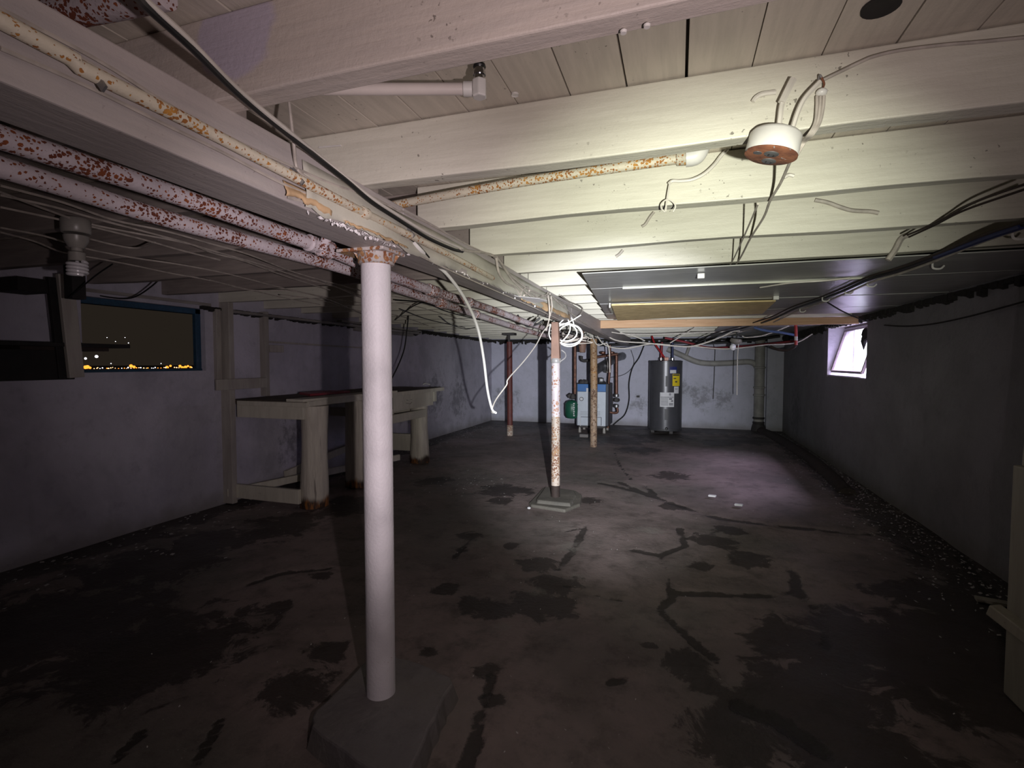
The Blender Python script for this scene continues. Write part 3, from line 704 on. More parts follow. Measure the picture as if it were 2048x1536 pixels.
# holes and plugs in the boards
for px, py, lab in ((1030, 188, 'round grey drilled hole in the board beside the conduit'), (1762, 12, 'large dark oval hole cut in the boards at the top right')):
    big = px > 1500
    c = at(px, py, z=ZT); r2 = 0.035 if big else 0.010
    o = MB().lathe([(r2*0.8, -0.002), (r2, -0.004), (r2, 0.001)], c, (0, 0, 1), 20).build('hole_rim', m_dark if big else m_boxw, None, True, loc=c); tag(o, lab, 'hole')

# ------------------------------------------------------------------ cables on the beam face and under the joists
XF = -0.921
def onface(pxs): return A(pxs, x=XF)
cable('thin painted cable stapled above the beam conduit', [(-.921, .2, 1.80)] + onface([(0, 17), (205, 126), (342, 212), (478, 284), (595, 338), (676, 372), (740, 392), (800, 424)]), 0.0035, m_cablep, group=None)
cable('second thin painted cable just above the beam conduit', onface([(0, 38), (130, 98), (300, 196), (440, 272), (560, 335), (643, 385), (700, 408), (790, 448), (900, 505)]), 0.0028, m_cablep)
c3 = onface([(0, 96), (171, 171), (328, 248), (444, 304), (560, 365), (643, 399), (709, 430), (776, 463), (820, 482)])
cable('thin painted cable stapled below the beam conduit', c3, 0.0035, m_cablep)
c4 = onface([(577, 395), (650, 418), (760, 470), (860, 522), (960, 568), (1060, 612), (1120, 640)])
cable('faint cable along the lower edge of the beam paper', c4, 0.0035, m_cablep)
# hanging riser loop
cable('short white cable dropping from the joist behind the conduit and turning along beam', A([(578, 205), (582, 240), (588, 290)], x=-0.90) + onface([(591, 325), (600, 345), (640, 372), (690, 400)]), 0.0042, m_cablep)
# thick two tone service cable
ptF0 = [at(262, -30, z=1.825)] + A([(290, 0), (376, 79), (478, 181), (581, 266)], z=1.832)
ptF = ptF0 + A([(649, 321), (700, 362), (743, 396), (792, 428), (858, 468), (925, 498)], x=-0.908)
cable('thick white service cable slanting from the top edge to the beam', ptF, 0.0058, m_cable, n=8)
ptG = [p + Vector((-0.007, 0.010, -0.004)) for p in ptF0] + A([(645, 324), (697, 365), (743, 404), (792, 436), (858, 477), (905, 498), (925, 503)], x=-0.902)
cable('thick black cable twisted beside the white service cable', ptG, 0.0068, m_black, n=8)
cable('grey cable leaving the beam for the fourth joist', A([(800, 420), (858, 448), (930, 487), (992, 515)], z=1.832), 0.003, m_cablep)
# hanging white loop
lp = [at(826, 484, x=-0.92), at(846, 505, x=-0.92)] + [at(870, 528, y=1.95), at(898, 553, y=2.1), at(931, 600, y=2.35), at(955, 655, y=2.6), at(967, 716, y=2.85), at(975, 780, y=3.05), at(984, 818, y=3.18), at(992, 826, y=3.22)]
lp2 = [at(992, 826, y=3.22), at(984, 824, y=3.25), at(986, 812, y=3.3), at(994, 796, y=3.4), at(1013, 770, y=3.55), at(1017, 757, y=3.6), at(1048, 722, y=3.95), at(1072, 690, y=4.25), at(1086, 664, y=4.4), at(1100, 648, y=4.5)]
cable('bright white cable hanging in a deep loop below the beam', lp, 0.0078, m_cablew, n=8)
cable('thin white cable rising from the loop to the middle post', lp2, 0.005, m_cable, n=8)
cable('dark feed cable joining the hanging white loop at the beam', A([(800, 470), (818, 476), (838, 492), (858, 515)], x=-0.917), 0.004, m_black)
# bundles past joist 4
bun = [[(920, 500), (989, 512), (1019, 548), (1055, 577), (1094, 594), (1133, 609), (1160, 622)],
       [(989, 508), (1005, 530), (1025, 560), (1050, 583), (1070, 596), (1092, 590), (1096, 585)],
       [(992, 512), (998, 545), (1012, 565), (1030, 575), (1040, 590)],
       [(1040, 592), (1046, 580), (1056, 574), (1058, 584), (1048, 591), (1060, 586), (1075, 594)],
       [(1100, 588), (1125, 612), (1160, 640), (1190, 660), (1212, 672)],
       [(1120, 590), (1138, 603), (1160, 612), (1165, 622), (1150, 640)]]
labs = ['bundle cable following the upper edge of the beam towards the coil', 'sagging cable pinned under the bundle at the beam', 'short dangling cable end under the fourth joist', 'knotted cable tangle on the beam beyond the fourth joist', 'cable running from the staple down to the far post', 'thin cable curving over the far beam boards']
for q, l2 in zip(bun, labs): cable(l2, A(q, x=-0.90), 0.0065, m_cablep)
for q, l2 in (([(1096, 590), (1099, 620), (1098, 640), (1092, 660)], 'cable dropping straight down the beam face near the coil'), ([(1102, 592), (1104, 615), (1100, 632)], 'second short cable dropping beside the coil')):
    cable(l2, A(q, x=-0.885), 0.005, m_cablep)
# coil by the middle post
coil = thing('cable_coil', 'bright white coiled cable hanging behind the top of the middle post', 'cable', at(1140, 668, y=4.45))
for q, (cx, cy, rx, ry, ph) in enumerate([(1135, 668, 29, 21, .3), (1130, 665, 24, 17, .1), (1140, 671, 25, 22, -.2)]):
    pts = []
    for k in range(25):
        a = 2*PI*k/24 + q
        pts.append(at(cx+rx*math.cos(a), cy+ry*math.sin(a)+ph*rx*0.25*math.cos(a), y=4.62+0.03*q+0.02*math.sin(a*2)))
    MB().tube(pts, 0.0068, 6).build('cable_turn', m_cablew, coil, smooth=True)
for q in ([(1102, 662), (1118, 648), (1134, 632)], [(1112, 655), (1140, 643), (1162, 630)], [(1128, 622), (1140, 650), (1137, 668), (1122, 685)], [(1137, 626), (1145, 640), (1149, 655)], [(1101, 648), (1098, 668), (1102, 680)]):
    MB().tube(smoothpts(A(q, y=4.6)), 0.006, 6).build('cable_tail', m_cablew, coil, smooth=True)
rr = random.Random(5)
for i in range(14):
    c = at(1150+rr.uniform(-30, 12), 672+rr.uniform(-14, 12), y=5.0+rr.uniform(-.2, .4))
    pts = [c+Vector((rr.uniform(-.12, .12), rr.uniform(-.06, .06), rr.uniform(-.05, .05))) for _ in range(4)]
    MB().tube(smoothpts(pts, 4), 0.005, 5).build('dark_tail', m_black if i % 2 else m_cablep, coil, smooth=True)
for i, q in enumerate(([(1035, 630), (1046, 645), (1058, 652), (1075, 648), (1088, 640)], [(1040, 634), (1050, 650), (1062, 652), (1070, 644), (1080, 636)])):
    cable(['dark drooping cable beside the pipes before the middle post', 'second dark drooping cable beside the pipes before the middle post'][i], A(q, y=4.3), 0.009, m_black)

# dim cables left of the beam, under the joists
left_runs = [[(0, 371), (123, 404), (228, 440), (330, 462), (420, 487), (500, 510), (590, 545), (680, 570), (740, 585), (830, 600)],
 [(0, 384), (95, 420), (176, 447), (264, 465), (367, 485), (430, 503), (525, 530), (600, 555), (665, 572), (720, 590)],
 [(0, 390), (100, 412), (190, 437), (300, 466), (380, 488), (426, 506), (491, 523), (570, 552), (660, 580)],
 [(0, 414), (105, 436), (190, 455), (290, 480), (360, 500), (440, 520)],
 [(0, 455), (88, 472), (172, 497), (264, 515), (360, 529), (457, 548), (570, 577), (660, 596), (760, 612)],
 [(0, 464), (70, 483), (123, 504), (190, 516), (264, 530), (340, 546), (412, 559), (480, 575), (570, 596), (640, 609)],
 [(180, 478), (230, 490), (275, 496), (310, 485)],
 [(420, 560), (500, 580), (580, 582), (660, 600), (760, 640), (850, 650)],
 [(640, 560), (740, 600), (830, 612), (930, 640), (1010, 650)],
 [(560, 590), (640, 600), (720, 622), (800, 632), (880, 660)]]
ld = ['uppermost', 'second', 'third', 'fourth', 'fifth', 'lowest', 'short looped', 'far sagging', 'farthest straight', 'far thin']
for q, nm in zip(left_runs, ld):
    cable(nm + ' of the dim painted cables strung under the joists left of the beam', A(q, z=1.838), 0.0042, m_cablep, group=None, k=5)
ext = [[(790, 600), (850, 606), (900, 625), (960, 640)], [(790, 640), (830, 610), (880, 600)], [(800, 618), (860, 640), (930, 655)], [(880, 633), (900, 648), (930, 658), (950, 655)]]
for i, q in enumerate(ext):
    cable(['first', 'second', 'third', 'fourth'][i] + ' stray dark cable under the far left joists past the thick post', A(q, z=1.825), 0.006, m_black, k=5)
cable('black wire hanging down to the workbench behind the thick post', [at(817, 630, x=-3.1), at(813, 668, x=-3.1), at(808, 700, x=-3.1), at(796, 732, x=-3.1), at(780, 764, x=-3.1)], 0.008, m_black)
cable('thin dark wire drooping above the left window', A([(345, 515), (330, 545), (300, 575), (262, 596), (215, 594), (165, 583)], y=2.6), 0.005, m_black)
cable('dark wire slanting from the lamp holder towards the shelf', A([(225, 528), (190, 552), (140, 594)], y=1.9), 0.004, m_black)

# ------------------------------------------------------------------ round fixture
fx = thing('ceiling_outlet', 'round white outlet box with rusty cover dangling under the joist', 'outlet', at(1543, 290, y=1.40))
view = dirpx(1543, 295)
bc = at(1541, 312, y=1.375)
ax = Matrix.Rotation(math.radians(14), 3, view) @ Vector((0, 0, 1)); ax.normalize()
R0 = 0.058
MB().lathe([(R0, 0.004), (R0+0.001, 0.008), (R0, 0.046), (R0-0.006, 0.054), (R0-0.02, 0.059), (0.01, 0.061)], bc, ax, 40).build('box_body', m_boxw, fx, smooth=True)
cover = MB().lathe([(R0-0.004, -0.003), (R0+0.001, 0.0), (R0+0.001, 0.004), (R0-0.002, 0.006)], bc, ax, 40).build('cover_plate', m_rust, fx, smooth=True)
u = (right - ax*right.dot(ax)).normalized(); v = ax.cross(u)
for s2 in (-1, 1):
    c = bc - ax*0.005 + v*(s2*0.022) + u*0.008*s2
    MB().lathe([(0.014, -0.001), (0.0165, 0.001), (0.0165, 0.004)], c, ax, 20).build('socket', m_steel, cover, smooth=True)
    for q in (-1, 1):
        MB().bar(c-ax*0.0015+u*(q*0.006)-v*0.004, c-ax*0.0015+u*(q*0.006)+v*0.004, 0.002, 0.002, ax).build('slot', m_dark, cover)
MB().lathe([(0.010, -0.001), (0.010, 0.001)], bc-ax*0.003-u*0.036-v*0.01, ax, 12).build('bare_patch', m_steel, cover)
YJ = 1.372
cable('', A([(1562, 268), (1559, 250), (1560, 236), (1564, 208), (1575, 180), (1585, 160)], y=1.355), 0.0062, m_cable, 'stub_sheath', parent=fx)
cable('', A([(1563, 205), (1575, 180), (1586, 158)], y=1.352), 0.0085, m_cable, 'flat_sheath', parent=fx)
cable('', A([(1541, 277), (1535, 266), (1540, 260), (1552, 268), (1568, 271), (1578, 266), (1585, 255), (1594, 228), (1604, 205), (1616, 188), (1640, 163)], y=1.352), 0.0058, m_cable, 'loop_sheath', parent=fx)
ptS = A([(1640, 163), (1673, 147), (1719, 125), (1748, 113), (1800, 101), (1887, 90), (1960, 84), (2060, 74)], y=YJ)
cable('cable running along the second joist face towards the upper right', ptS, 0.0038, m_cablep)
cc = at(1641, 162, y=1.375)
ks = thing('cable_hook', 'small rusty wire hook on the joist holding the outlet cable', 'hook', cc)
MB().tube(smoothpts([cc+Vector((-.003, .008, .008)), cc+Vector((-.004, -.010, .009)), cc+Vector((0, -.014, -.002)), cc+Vector((.006, -.008, -.012)), cc+Vector((.006, .008, -.016))]), 0.0022, 6).build('hook_wire', m_rust, ks, smooth=True)
kb = at(1643, 185, y=1.378)
kn = thing('insulator_knob', 'white porcelain knob on joist with cables dropping from it', 'knob', kb)
MB().sphere(kb, 0.0125, 14, 8, (1, 1, 0.75)).build('knob_head', m_boxw, kn, smooth=True)
for i, dx in enumerate((-7, 0, 7)):
    cable('', A([(1641+dx, 192), (1640+dx*.9, 215), (1635+dx*.7, 245), (1622+dx*.6, 268)], y=1.372) + A([(1606+dx*.5, 285), (1592+dx*.4, 310)], y=1.43), 0.0036, m_cablep, 'dropped_wire', parent=kn)
cable('painted cable stub poking from a hole left of the outlet stub', A([(1506, 203), (1512, 195), (1525, 188), (1552, 184)], y=1.377), 0.0055, m_cable)
# long cables from fixture under the joists
cable('long thin cable crossing under the joists from the outlet to the chipboard', [at(1600, 275, y=1.44)] + A([(1590, 300), (1575, 335), (1560, 368), (1540, 402), (1527, 435), (1500, 478), (1478, 520), (1450, 560), (1425, 590), (1390, 618)], z=1.838), 0.0042, m_cablep)
cable('second long thin cable just left of the first crossing to the chipboard', A([(1516, 408), (1498, 450), (1482, 486), (1462, 527), (1440, 560), (1410, 592), (1372, 622)], z=1.838), 0.0032, m_cablep)
cable('cable end stub with loop at lower right of the outlet', A([(1568, 355), (1578, 350), (1588, 352)], y=1.89), 0.006, m_cable)
o = MB().tube(A([(1358, 624), (1375, 622), (1400, 618)], z=1.80), 0.012, 8).build('cable_clamp', m_black, None, True, loc=at(1358, 624, z=1.80)); tag(o, 'small black cable clamp under the chipboard strip', 'clamp')

# curled wire on joist 3
cw = thing('curled_cable', 'thin white cable knotted to a nail with a small curl below', 'cable', at(1338, 365, y=1.88))
MB().tube(smoothpts(A([(1455, 298), (1442, 312), (1428, 330), (1408, 348), (1385, 359), (1362, 362), (1345, 362), (1337, 368)], y=1.872)), 0.0058, 7).build('upper_cable', m_cable, cw, smooth=True)
MB().tube(smoothpts(A([(1340, 364), (1336, 385), (1333, 405), (1331, 424)], y=1.868)), 0.0032, 6).build('drop', m_cable, cw, smooth=True)
MB().tube(smoothpts(A([(1331, 424), (1325, 420), (1322, 411), (1327, 403), (1336, 399), (1346, 404), (1351, 413), (1346, 424)], y=1.858)), 0.0026, 6).build('curl', m_cable, cw, smooth=True)
for q, yy, lab, r2 in (([(1284, 453), (1291, 448), (1300, 434), (1308, 424)], 2.44, 'painted cable stub poking from hole in fourth joist near the curl', .006),
                   ([(1232, 513), (1239, 508), (1246, 500)], 2.98, 'painted cable stub at the fifth joist', .008),
                   ([(1630, 400), (1655, 405), (1680, 414), (1705, 421), (1740, 423), (1757, 426)], 2.44, 'short broken cable with torn paint stuck to the fourth joist', .0085),
                   ([(1776, 520), (1790, 500), (1802, 478), (1815, 470)], 2.98, 'dirty cable bundle crossing the fifth joist on the right', .014)):
    cable(lab, A(q, y=yy), r2, m_cablep)
for q, lab in (([(1815, 470), (1850, 455), (1900, 430), (1960, 400), (2060, 365)], 'upper of two dark cables sagging to the right edge'), ([(1818, 474), (1870, 450), (1930, 420), (2060, 375)], 'lower of two dark cables sagging to the right edge')):
    cable(lab, A(q, z=1.84), 0.004, m_darkbrown)
# staples
tag(MB().bar(at(638, 295, y=1.378), at(682, 291, y=1.378), 0.004, 0.004).build('nail', m_boxw, None, loc=at(638, 295, y=1.378)), 'painted nail lying across the second joist near the beam', 'nail')
for px, py in ((1247, 62), (1294, 50)):
    c = at(px, py, z=1.845)
    o = MB().lathe([(0.005, -0.004), (0.006, 0.0), (0.003, 0.003)], c, (0, 0, 1), 10).build('screw_head', m_boxw, None, True, loc=c)
    tag(o, 'left of two small screw heads under the nearest joist' if px < 1260 else 'right of two small screw heads under the nearest joist', 'screw')

# heavy bundle right side
hb = thing('cable_bundle', 'thick dark bundle of cables swagged under the panels to the right wall', 'cable', at(1740, 557, z=1.81))
tr2 = [(1180, 665), (1215, 672)]
main = [(2075, 440), (2048, 448), (1960, 478), (1870, 515), (1800, 540), (1740, 558), (1690, 580), (1640, 600), (1590, 617), (1540, 640), (1490, 655), (1440, 668), (1392, 686)]
for i, (dx, dy, r2, mt) in enumerate(((0, 0, .010, m_black), (3, 6, .007, m_cablep), (-4, -4, .006, m_darkbrown))):
    MB().tube(smoothpts(A([(a+dx, b2+dy) for a, b2 in main[:9]], z=1.802) + [at(a+dx, b2+dy, z=1.75) for a, b2 in main[9:11]] + [at(a+dx, b2+dy, z=1.68) for a, b2 in main[11:]]), r2, 7).build('bundled_cable', mt, hb, smooth=True)
MB().tube(smoothpts(A([(1872, 512), (1930, 490), (1990, 468), (2045, 450)], z=1.80)), 0.016, 8).build('blue_sleeve', m_bluec, hb, smooth=True)
for (a, b2) in ((1550, 640), (1600, 617), (1645, 594), (1690, 578), (1735, 563), (1865, 525), (2025, 462)):
    c = at(a, b2, z=1.815)
    MB().tube(smoothpts([c+Vector((0, 0, 0)), c+Vector((0, -.01, -.03)), c+Vector((.03, -.01, -.035)), c+Vector((.05, 0, -.02))]), 0.005, 6).build('cable_clip', m_boxw, hb, smooth=True)
cable('thin dark wire sagging over the right wall from the panels', [at(1655, 605, z=1.80), at(1690, 625, z=1.76), at(1740, 645, z=1.72)] + A([(1790, 652), (1850, 650), (1930, 635), (2060, 600)], x=1.83), 0.006, m_dark)
cable('thin white wires crossing the panels from the batten', A([(1520, 575), (1580, 566), (1640, 562), (1700, 556)], z=1.80), 0.005, m_cable)
# small plugs on panels
for (a, b2, lab) in ((1402, 547, 'small white plastic anchor on the first grey panel'), (1552, 592, 'small white hook in the chipboard end')):
    c = at(a, b2, z=1.815); o = MB().box(c.x-.02, c.x+.02, c.y-.015, c.y+.015, c.z-.03, c.z).build('wall_anchor', m_boxw, None, bevel=.004, loc=c); tag(o, lab, 'anchor')

# chipboard strip and bare pine board
ob = thing('chipboard_strip', 'yellowish chipboard strip fixed beneath the grey panels', 'board', (0, 4.8, 1.80))
MB().quad_box([(-.55, 4.45, 1.785), (0.75, 4.62, 1.793), (0.75, 5.3, 1.755), (-.61, 5.45, 1.735), (-.55, 4.45, 1.80), (0.75, 4.62, 1.805), (0.75, 5.3, 1.80), (-.61, 5.45, 1.795)]).build('chipboard_sheet', m_osb, ob, bevel=0.003)
MB().bar((-.56, 4.42, 1.785), (-.60, 4.95, 1.785), 0.012, 0.04).build('end_batten', m_trimw, ob)
pb0 = at(1195, 650, y=6.45)
pine = thing('pine_board', 'bare new pine plank spanning the ceiling before the far wall', 'board', (0.4, 6.45, 1.73))
zt0, zb0 = at(1200, 641, y=6.45).z, at(1200, 657, y=6.45).z
zt1, zb1 = at(1700, 634, y=6.45).z, at(1700, 648, y=6.45).z
xa, xb = -0.93, XR-0.02
def zl(x, a, b2):
    x0, x1 = at(1200, 650, y=6.45).x, at(1700, 640, y=6.45).x; return a+(b2-a)*(x-x0)/(x1-x0)
MB().quad_box([(xa, 6.43, zl(xa, zb0, zb1)), (xb, 6.43, zl(xb, zb0, zb1)), (xb, 6.47, zl(xb, zb0, zb1)), (xa, 6.47, zl(xa, zb0, zb1)), (xa, 6.43, zl(xa, zt0, zt1)), (xb, 6.43, zl(xb, zt0, zt1)), (xb, 6.47, zl(xb, zt0, zt1)), (xa, 6.47, zl(xa, zt0, zt1))]).build('pine_face', m_pine, pine, bevel=.004)
MB().box(xa, xb, 6.475, 6.56, 1.765, 1.80).build('pine_backer', m_pine, pine, bevel=.004)

# far wires in front of back wall, right of beam
far = [([(1190, 665), (1210, 690), (1250, 697), (1300, 688), (1340, 690)], 'white cable sagging from the beam end towards the water heater'),
       ([(1195, 655), (1230, 680), (1290, 686), (1350, 692), (1388, 692), (1440, 675), (1480, 655)], 'longest white cable sagging above the water heater'),
       ([(1200, 660), (1250, 668), (1320, 668), (1400, 665), (1480, 662)], 'straight pale wire under the pine plank'),
       ([(1183, 670), (1195, 690), (1216, 690), (1220, 745)], 'white cable dropping behind the brown post'),
       ([(1385, 692), (1430, 697), (1470, 697), (1530, 690), (1590, 686), (1625, 668)], 'white cable drooping past the bare bulb'),
       ([(1484, 672), (1495, 675), (1530, 670), (1570, 655), (1600, 640)], 'short white cable from bulb holder to the pine plank'),
       ([(1240, 665), (1275, 675), (1290, 682)], 'short pale cable under the beam end'),
       ([(1340, 686), (1370, 668), (1390, 655)], 'twisted cable ends hanging near the heater')]
for q, l2 in far: cable(l2, A(q, y=7.6 if q[0][0] < 1300 else 7.9), 0.010 if 'long' in l2 else 0.008, m_cable)
cable('dark trunk cable along the top of the back wall', A([(1200, 690), (1290, 688), (1350, 685), (1420, 686), (1500, 680), (1560, 672)], y=10.4), 0.03, m_black)
cable('black wire hanging against the back wall beside the boiler', A([(1290, 686), (1278, 715), (1265, 735), (1258, 765), (1258, 800), (1250, 828), (1235, 842), (1226, 850)], y=10.5), 0.013, m_black)
cable('thin grey wire on the back wall crossing the black one', A([(1262, 700), (1268, 722), (1262, 738), (1245, 750), (1215, 756)], y=10.6), 0.006, m_iron)

# ------------------------------------------------------------------ bare bulb, red and blue tubing
bl = thing('bulb_lampholder', 'unlit white bulb in a ceramic holder with a pull cord', 'lamp', at(1472, 682, y=7.9))
c = at(1472, 684, y=7.9)
MB().lathe([(0.03, 0.05), (0.075, 0.045), (0.085, 0.01), (0.06, -0.02), (0.035, -0.03)], c, (0.15, -0.1, 1), 20).build('lamp_base', m_ceramic, bl, smooth=True)
MB().sphere(c+Vector((-.045, -.06, -.075)), 0.042, 14, 10, (1, 1, 1.15)).build('bulb', m_bulb, bl, smooth=True)
cable('', [c+Vector((.03, -.03, -.03)), at(1475, 720, y=7.85), at(1474, 790, y=7.85)], 0.006, m_cable, 'pull_cord', parent=bl)
cable('', [c+Vector((0, 0, .04)), c+Vector((.01, 0, .10)), c+Vector((.0, 0, .16))], 0.012, m_black, 'feed_cable', parent=bl)
rt = thing('red_tube', 'bright red water tube dropping beside the far window', 'pipe', at(1592, 680, y=6.9))
MB().tube(A([(1591, 640), (1592, 665), (1592, 690)], y=6.9), 0.017, 10).build('tube_length', m_red, rt, smooth=True)
MB().tube(A([(1592, 673), (1592, 681)], y=6.89), 0.0185, 10).build('white_fitting', m_white, rt, smooth=True)
MB().tube(smoothpts(A([(1592, 690), (1585, 697), (1570, 701), (1555, 699), (1540, 692)], y=6.95)), 0.015, 8).build('tube_bend', m_darkbrown, rt, smooth=True)
cable('pale blue tube reaching the red tube near the far window', A([(1508, 655), (1530, 661), (1560, 665), (1590, 670)], y=7.1), 0.016, plain('pale_blue_tube', (0.10, 0.16, 0.36), 0.4), 'blue_tube', 'pipe')
cable('dark red tube along the back wall behind the bulb', A([(1330, 676), (1370, 684), (1420, 696), (1470, 694), (1520, 690), (1590, 682)], y=9.0), 0.018, m_redd, 'red_tube', 'pipe')

# ------------------------------------------------------------------ water heater
HX, HY = -0.215, 9.88
ht = thing('water_heater', 'tall dark grey cylindrical water heater with yellow label', 'water heater', (HX, HY, 0))
ztop = at(1330, 722, y=9.62).z
MB().lathe([(0.27, 0.045), (0.296, 0.05), (0.296, ztop-0.02), (0.300, ztop-0.018), (0.300, ztop), (0.28, ztop+0.008), (0.02, ztop+0.014)], (HX, HY, 0), n=56).build('tank_jacket', m_heater, ht, smooth=True)
MB().lathe([(0.298, 0.05), (0.301, 0.055), (0.301, 0.085), (0.298, 0.09)], (HX, HY, 0), n=56).build('bottom_band', m_heater_top, ht, smooth=True)
for a in (0.9, 2.2, 3.6, 5.2):
    MB().box(HX+.24*math.cos(a)-.03, HX+.24*math.cos(a)+.03, HY+.24*math.sin(a)-.03, HY+.24*math.sin(a)+.03, 0, 0.05).build('foot', m_iron, ht)
def on_tank(px0, px1, py0, py1, mat, name, out=0.003, par=ht, R=0.298, cxy=(HX, HY)):
    """curved label wrapped on a vertical cylinder"""
    mb = MB(); n = 8
    def hit(px, py):
        d = dirpx(px, py); ox, oy = CAM.x-cxy[0], CAM.y-cxy[1]
        a = d.x**2+d.y**2; b3 = 2*(ox*d.x+oy*d.y); c3 = ox*ox+oy*oy-R*R; D = max(b3*b3-4*a*c3, 0)
        t = (-b3-math.sqrt(D))/(2*a); return CAM+d*t
    pc = (px0+px1)/2
    a0 = hit(px0, (py0+py1)/2); a1 = hit(px1, (py0+py1)/2)
    t0 = math.atan2(a0.y-cxy[1], a0.x-cxy[0]); t1 = math.atan2(a1.y-cxy[1], a1.x-cxy[0])
    z1, z0 = hit(pc, py0).z, hit(pc, py1).z
    for i in range(n+1):
        t = t0+(t1-t0)*i/n
        for rr3 in (R, R+out):
            for z in (z0, z1): mb.v.append((cxy[0]+rr3*math.cos(t), cxy[1]+rr3*math.sin(t), z))
    for i in range(n):
        k = 4*i; mb.f += [(k+2, k+6, k+7, k+3), (k+1, k+3, k+7, k+5), (k, k+4, k+6, k+2)]
    mb.f += [(0, 2, 3, 1), (4*n, 4*n+1, 4*n+3, 4*n+2)]
    return mb.build(name, mat, par)
lab = on_tank(1320, 1348, 785, 814, m_white, 'white_label')
on_tank(1321.5, 1347, 793.5, 795.5, m_inkgrey, 'printed_line', 0.005, lab)
for py in (797, 799.5, 802, 804.5, 807, 809.5): on_tank(1322, 1336, py, py+1.3, m_inkgrey, 'printed_line', 0.005, lab)
on_tank(1338, 1344, 797, 799, m_ink, 'printed_mark', 0.005, lab); on_tank(1342, 1346, 801, 803, m_ink, 'printed_mark', 0.005, lab)
on_tank(1338, 1346, 806, 811, m_inkgrey, 'printed_mark', 0.0045, lab); on_tank(1338, 1342, 786.5, 791, m_inkgrey, 'printed_mark', 0.005, lab)
yl = on_tank(1345, 1359, 748, 772, m_yellow, 'yellow_label')
on_tank(1346, 1358, 749, 751.5, m_ink, 'printed_line', 0.005, yl); on_tank(1347, 1352, 756, 758, m_ink, 'printed_line', 0.005, yl); on_tank(1350, 1354, 762, 765, m_ink, 'printed_mark', 0.005, yl)
wl2 = on_tank(1348, 1357, 773, 787, m_white, 'small_white_label'); on_tank(1350, 1355, 777, 779, m_inkgrey, 'printed_line', 0.005, wl2)
bl2 = on_tank(1339, 1353.5, 733.5, 747, m_bluelab, 'blue_label'); on_tank(1340, 1352, 740, 746.5, m_white, 'label_panel', 0.005, bl2)
on_tank(1331, 1336, 752, 773, m_heater_top, 'access_cover', 0.008); on_tank(1329, 1337, 818, 840, m_heater_top, 'access_cover', 0.006)
dv = at(1333, 857, y=9.58); MB().lathe([(0.02, 0), (0.026, 0.03), (0.014, 0.05)], dv, (0, -1, 0), 10).build('drain_valve', m_black, ht, smooth=True)
for px, mt, r2, pyt in ((1322, m_redd, .022, 690), (1345, m_bluec, .020, 690)):
    b0 = at(px, 722, y=9.85); b1 = at(px+(2 if px < 1340 else 0), pyt, y=9.85)
    MB().tube([(b0.x, 9.85, ztop), (b1.x, 9.85, b1.z+.05)], r2, 10).build('riser_pipe', mt, ht, smooth=True)
    MB().lathe([(r2*1.2, 0), (r2*1.7, .01), (r2*1.7, .05), (r2*1.2, .06)], (b0.x, 9.85, ztop+.005), n=12).build('pipe_nut', m_chrome, ht, smooth=True)
cable('', [(at(1333, 716, y=9.8).x, 9.8, ztop+.01), at(1322, 705, y=9.8), at(1309, 686, y=9.8), at(1304, 672, y=9.8)], 0.017, m_red, 'red_line', parent=ht, k=3)
vb = at(1333, 716, y=9.75); MB().box(vb.x-.04, vb.x+.04, 9.72, 9.80, ztop, ztop+.07).build('relief_valve', m_copper, ht, bevel=.006)

# ------------------------------------------------------------------ boiler
bo = thing('boiler', 'grey boiler with a blue band behind the brown post', 'boiler', (-1.48, 9.5, 0))
BY = 9.3; q0 = at(1155, 768, y=BY); q1 = at(1211, 855, y=BY)
bx0, bx1, zt, zb = q0.x, q1.x, q0.z, q1.z
MB().box(bx0-.03, bx1+.05, BY+.02, BY+.62, zb+.02, zt+.01).build('jacket', m_boilerdark, bo, bevel=.01)
zba = at(1180, 783, y=BY).z
MB().box(bx0, bx1, BY-.004, BY+.03, zba, zt).build('blue_band', m_blue, bo, bevel=.004)
fp = MB().box(bx0, bx1, BY, BY+.03, zb+.02, zba-.004).build('front_panel', m_boiler, bo, bevel=.004)
ga = at(1163, 798, y=BY)
MB().lathe([(0.034, 0), (0.038, .003), (0.038, .006), (.03, .007)], ga+Vector((0, -.001, 0)), (0, -1, 0), 24).build('gauge', m_ink, fp, smooth=True)
MB().lathe([(0.028, 0), (0.028, .003)], ga+Vector((0, -.007, 0)), (0, -1, 0), 24).build('gauge_face', m_white, fp)
wt = at(1175, 781, y=BY); MB().box(wt.x-.02, wt.x+.02, BY-.012, BY-.004, wt.z-.045, wt.z+.045).build('white_tag', m_white, bo)
for row, py in enumerate((823.5, 826.5, 829.5)):
    for px in list(range(1162, 1178, 3)) + [1196, 1199]:
        c = at(px, py, y=BY); MB().bar(c+Vector((-.010, -.001, -.006)), c+Vector((.010, -.001, .006)), .004, .007, (0, 1, 0)).build('vent_slot', m_ink, fp)
for py in (809, 812, 815):
    c = at(1197, py, y=BY); MB().bar(c+Vector((-.008, -.001, 0)), c+Vector((.008, -.001, 0)), .004, .005, (0, 1, 0)).build('vent_slot', m_ink, fp)
d0, d1 = at(1161, 833, y=BY), at(1203, 851, y=BY)
dr = MB().box(d0.x, d1.x, BY-.012, BY, d1.z, d0.z).build('access_door', m_boiler, bo, bevel=.003)
MB().box(d0.x, d1.x, BY-.016, BY-.010, d0.z-.008, d0.z).build('door_lip', m_ink, dr)
MB().box(d0.x, d0.x+.01, BY-.03, BY-.010, d1.z-.02, d0.z).build('door_edge', m_white, dr); MB().box(d1.x-.008, d1.x, BY-.02, BY-.010, d1.z, d0.z).build('door_edge', m_ink, dr)
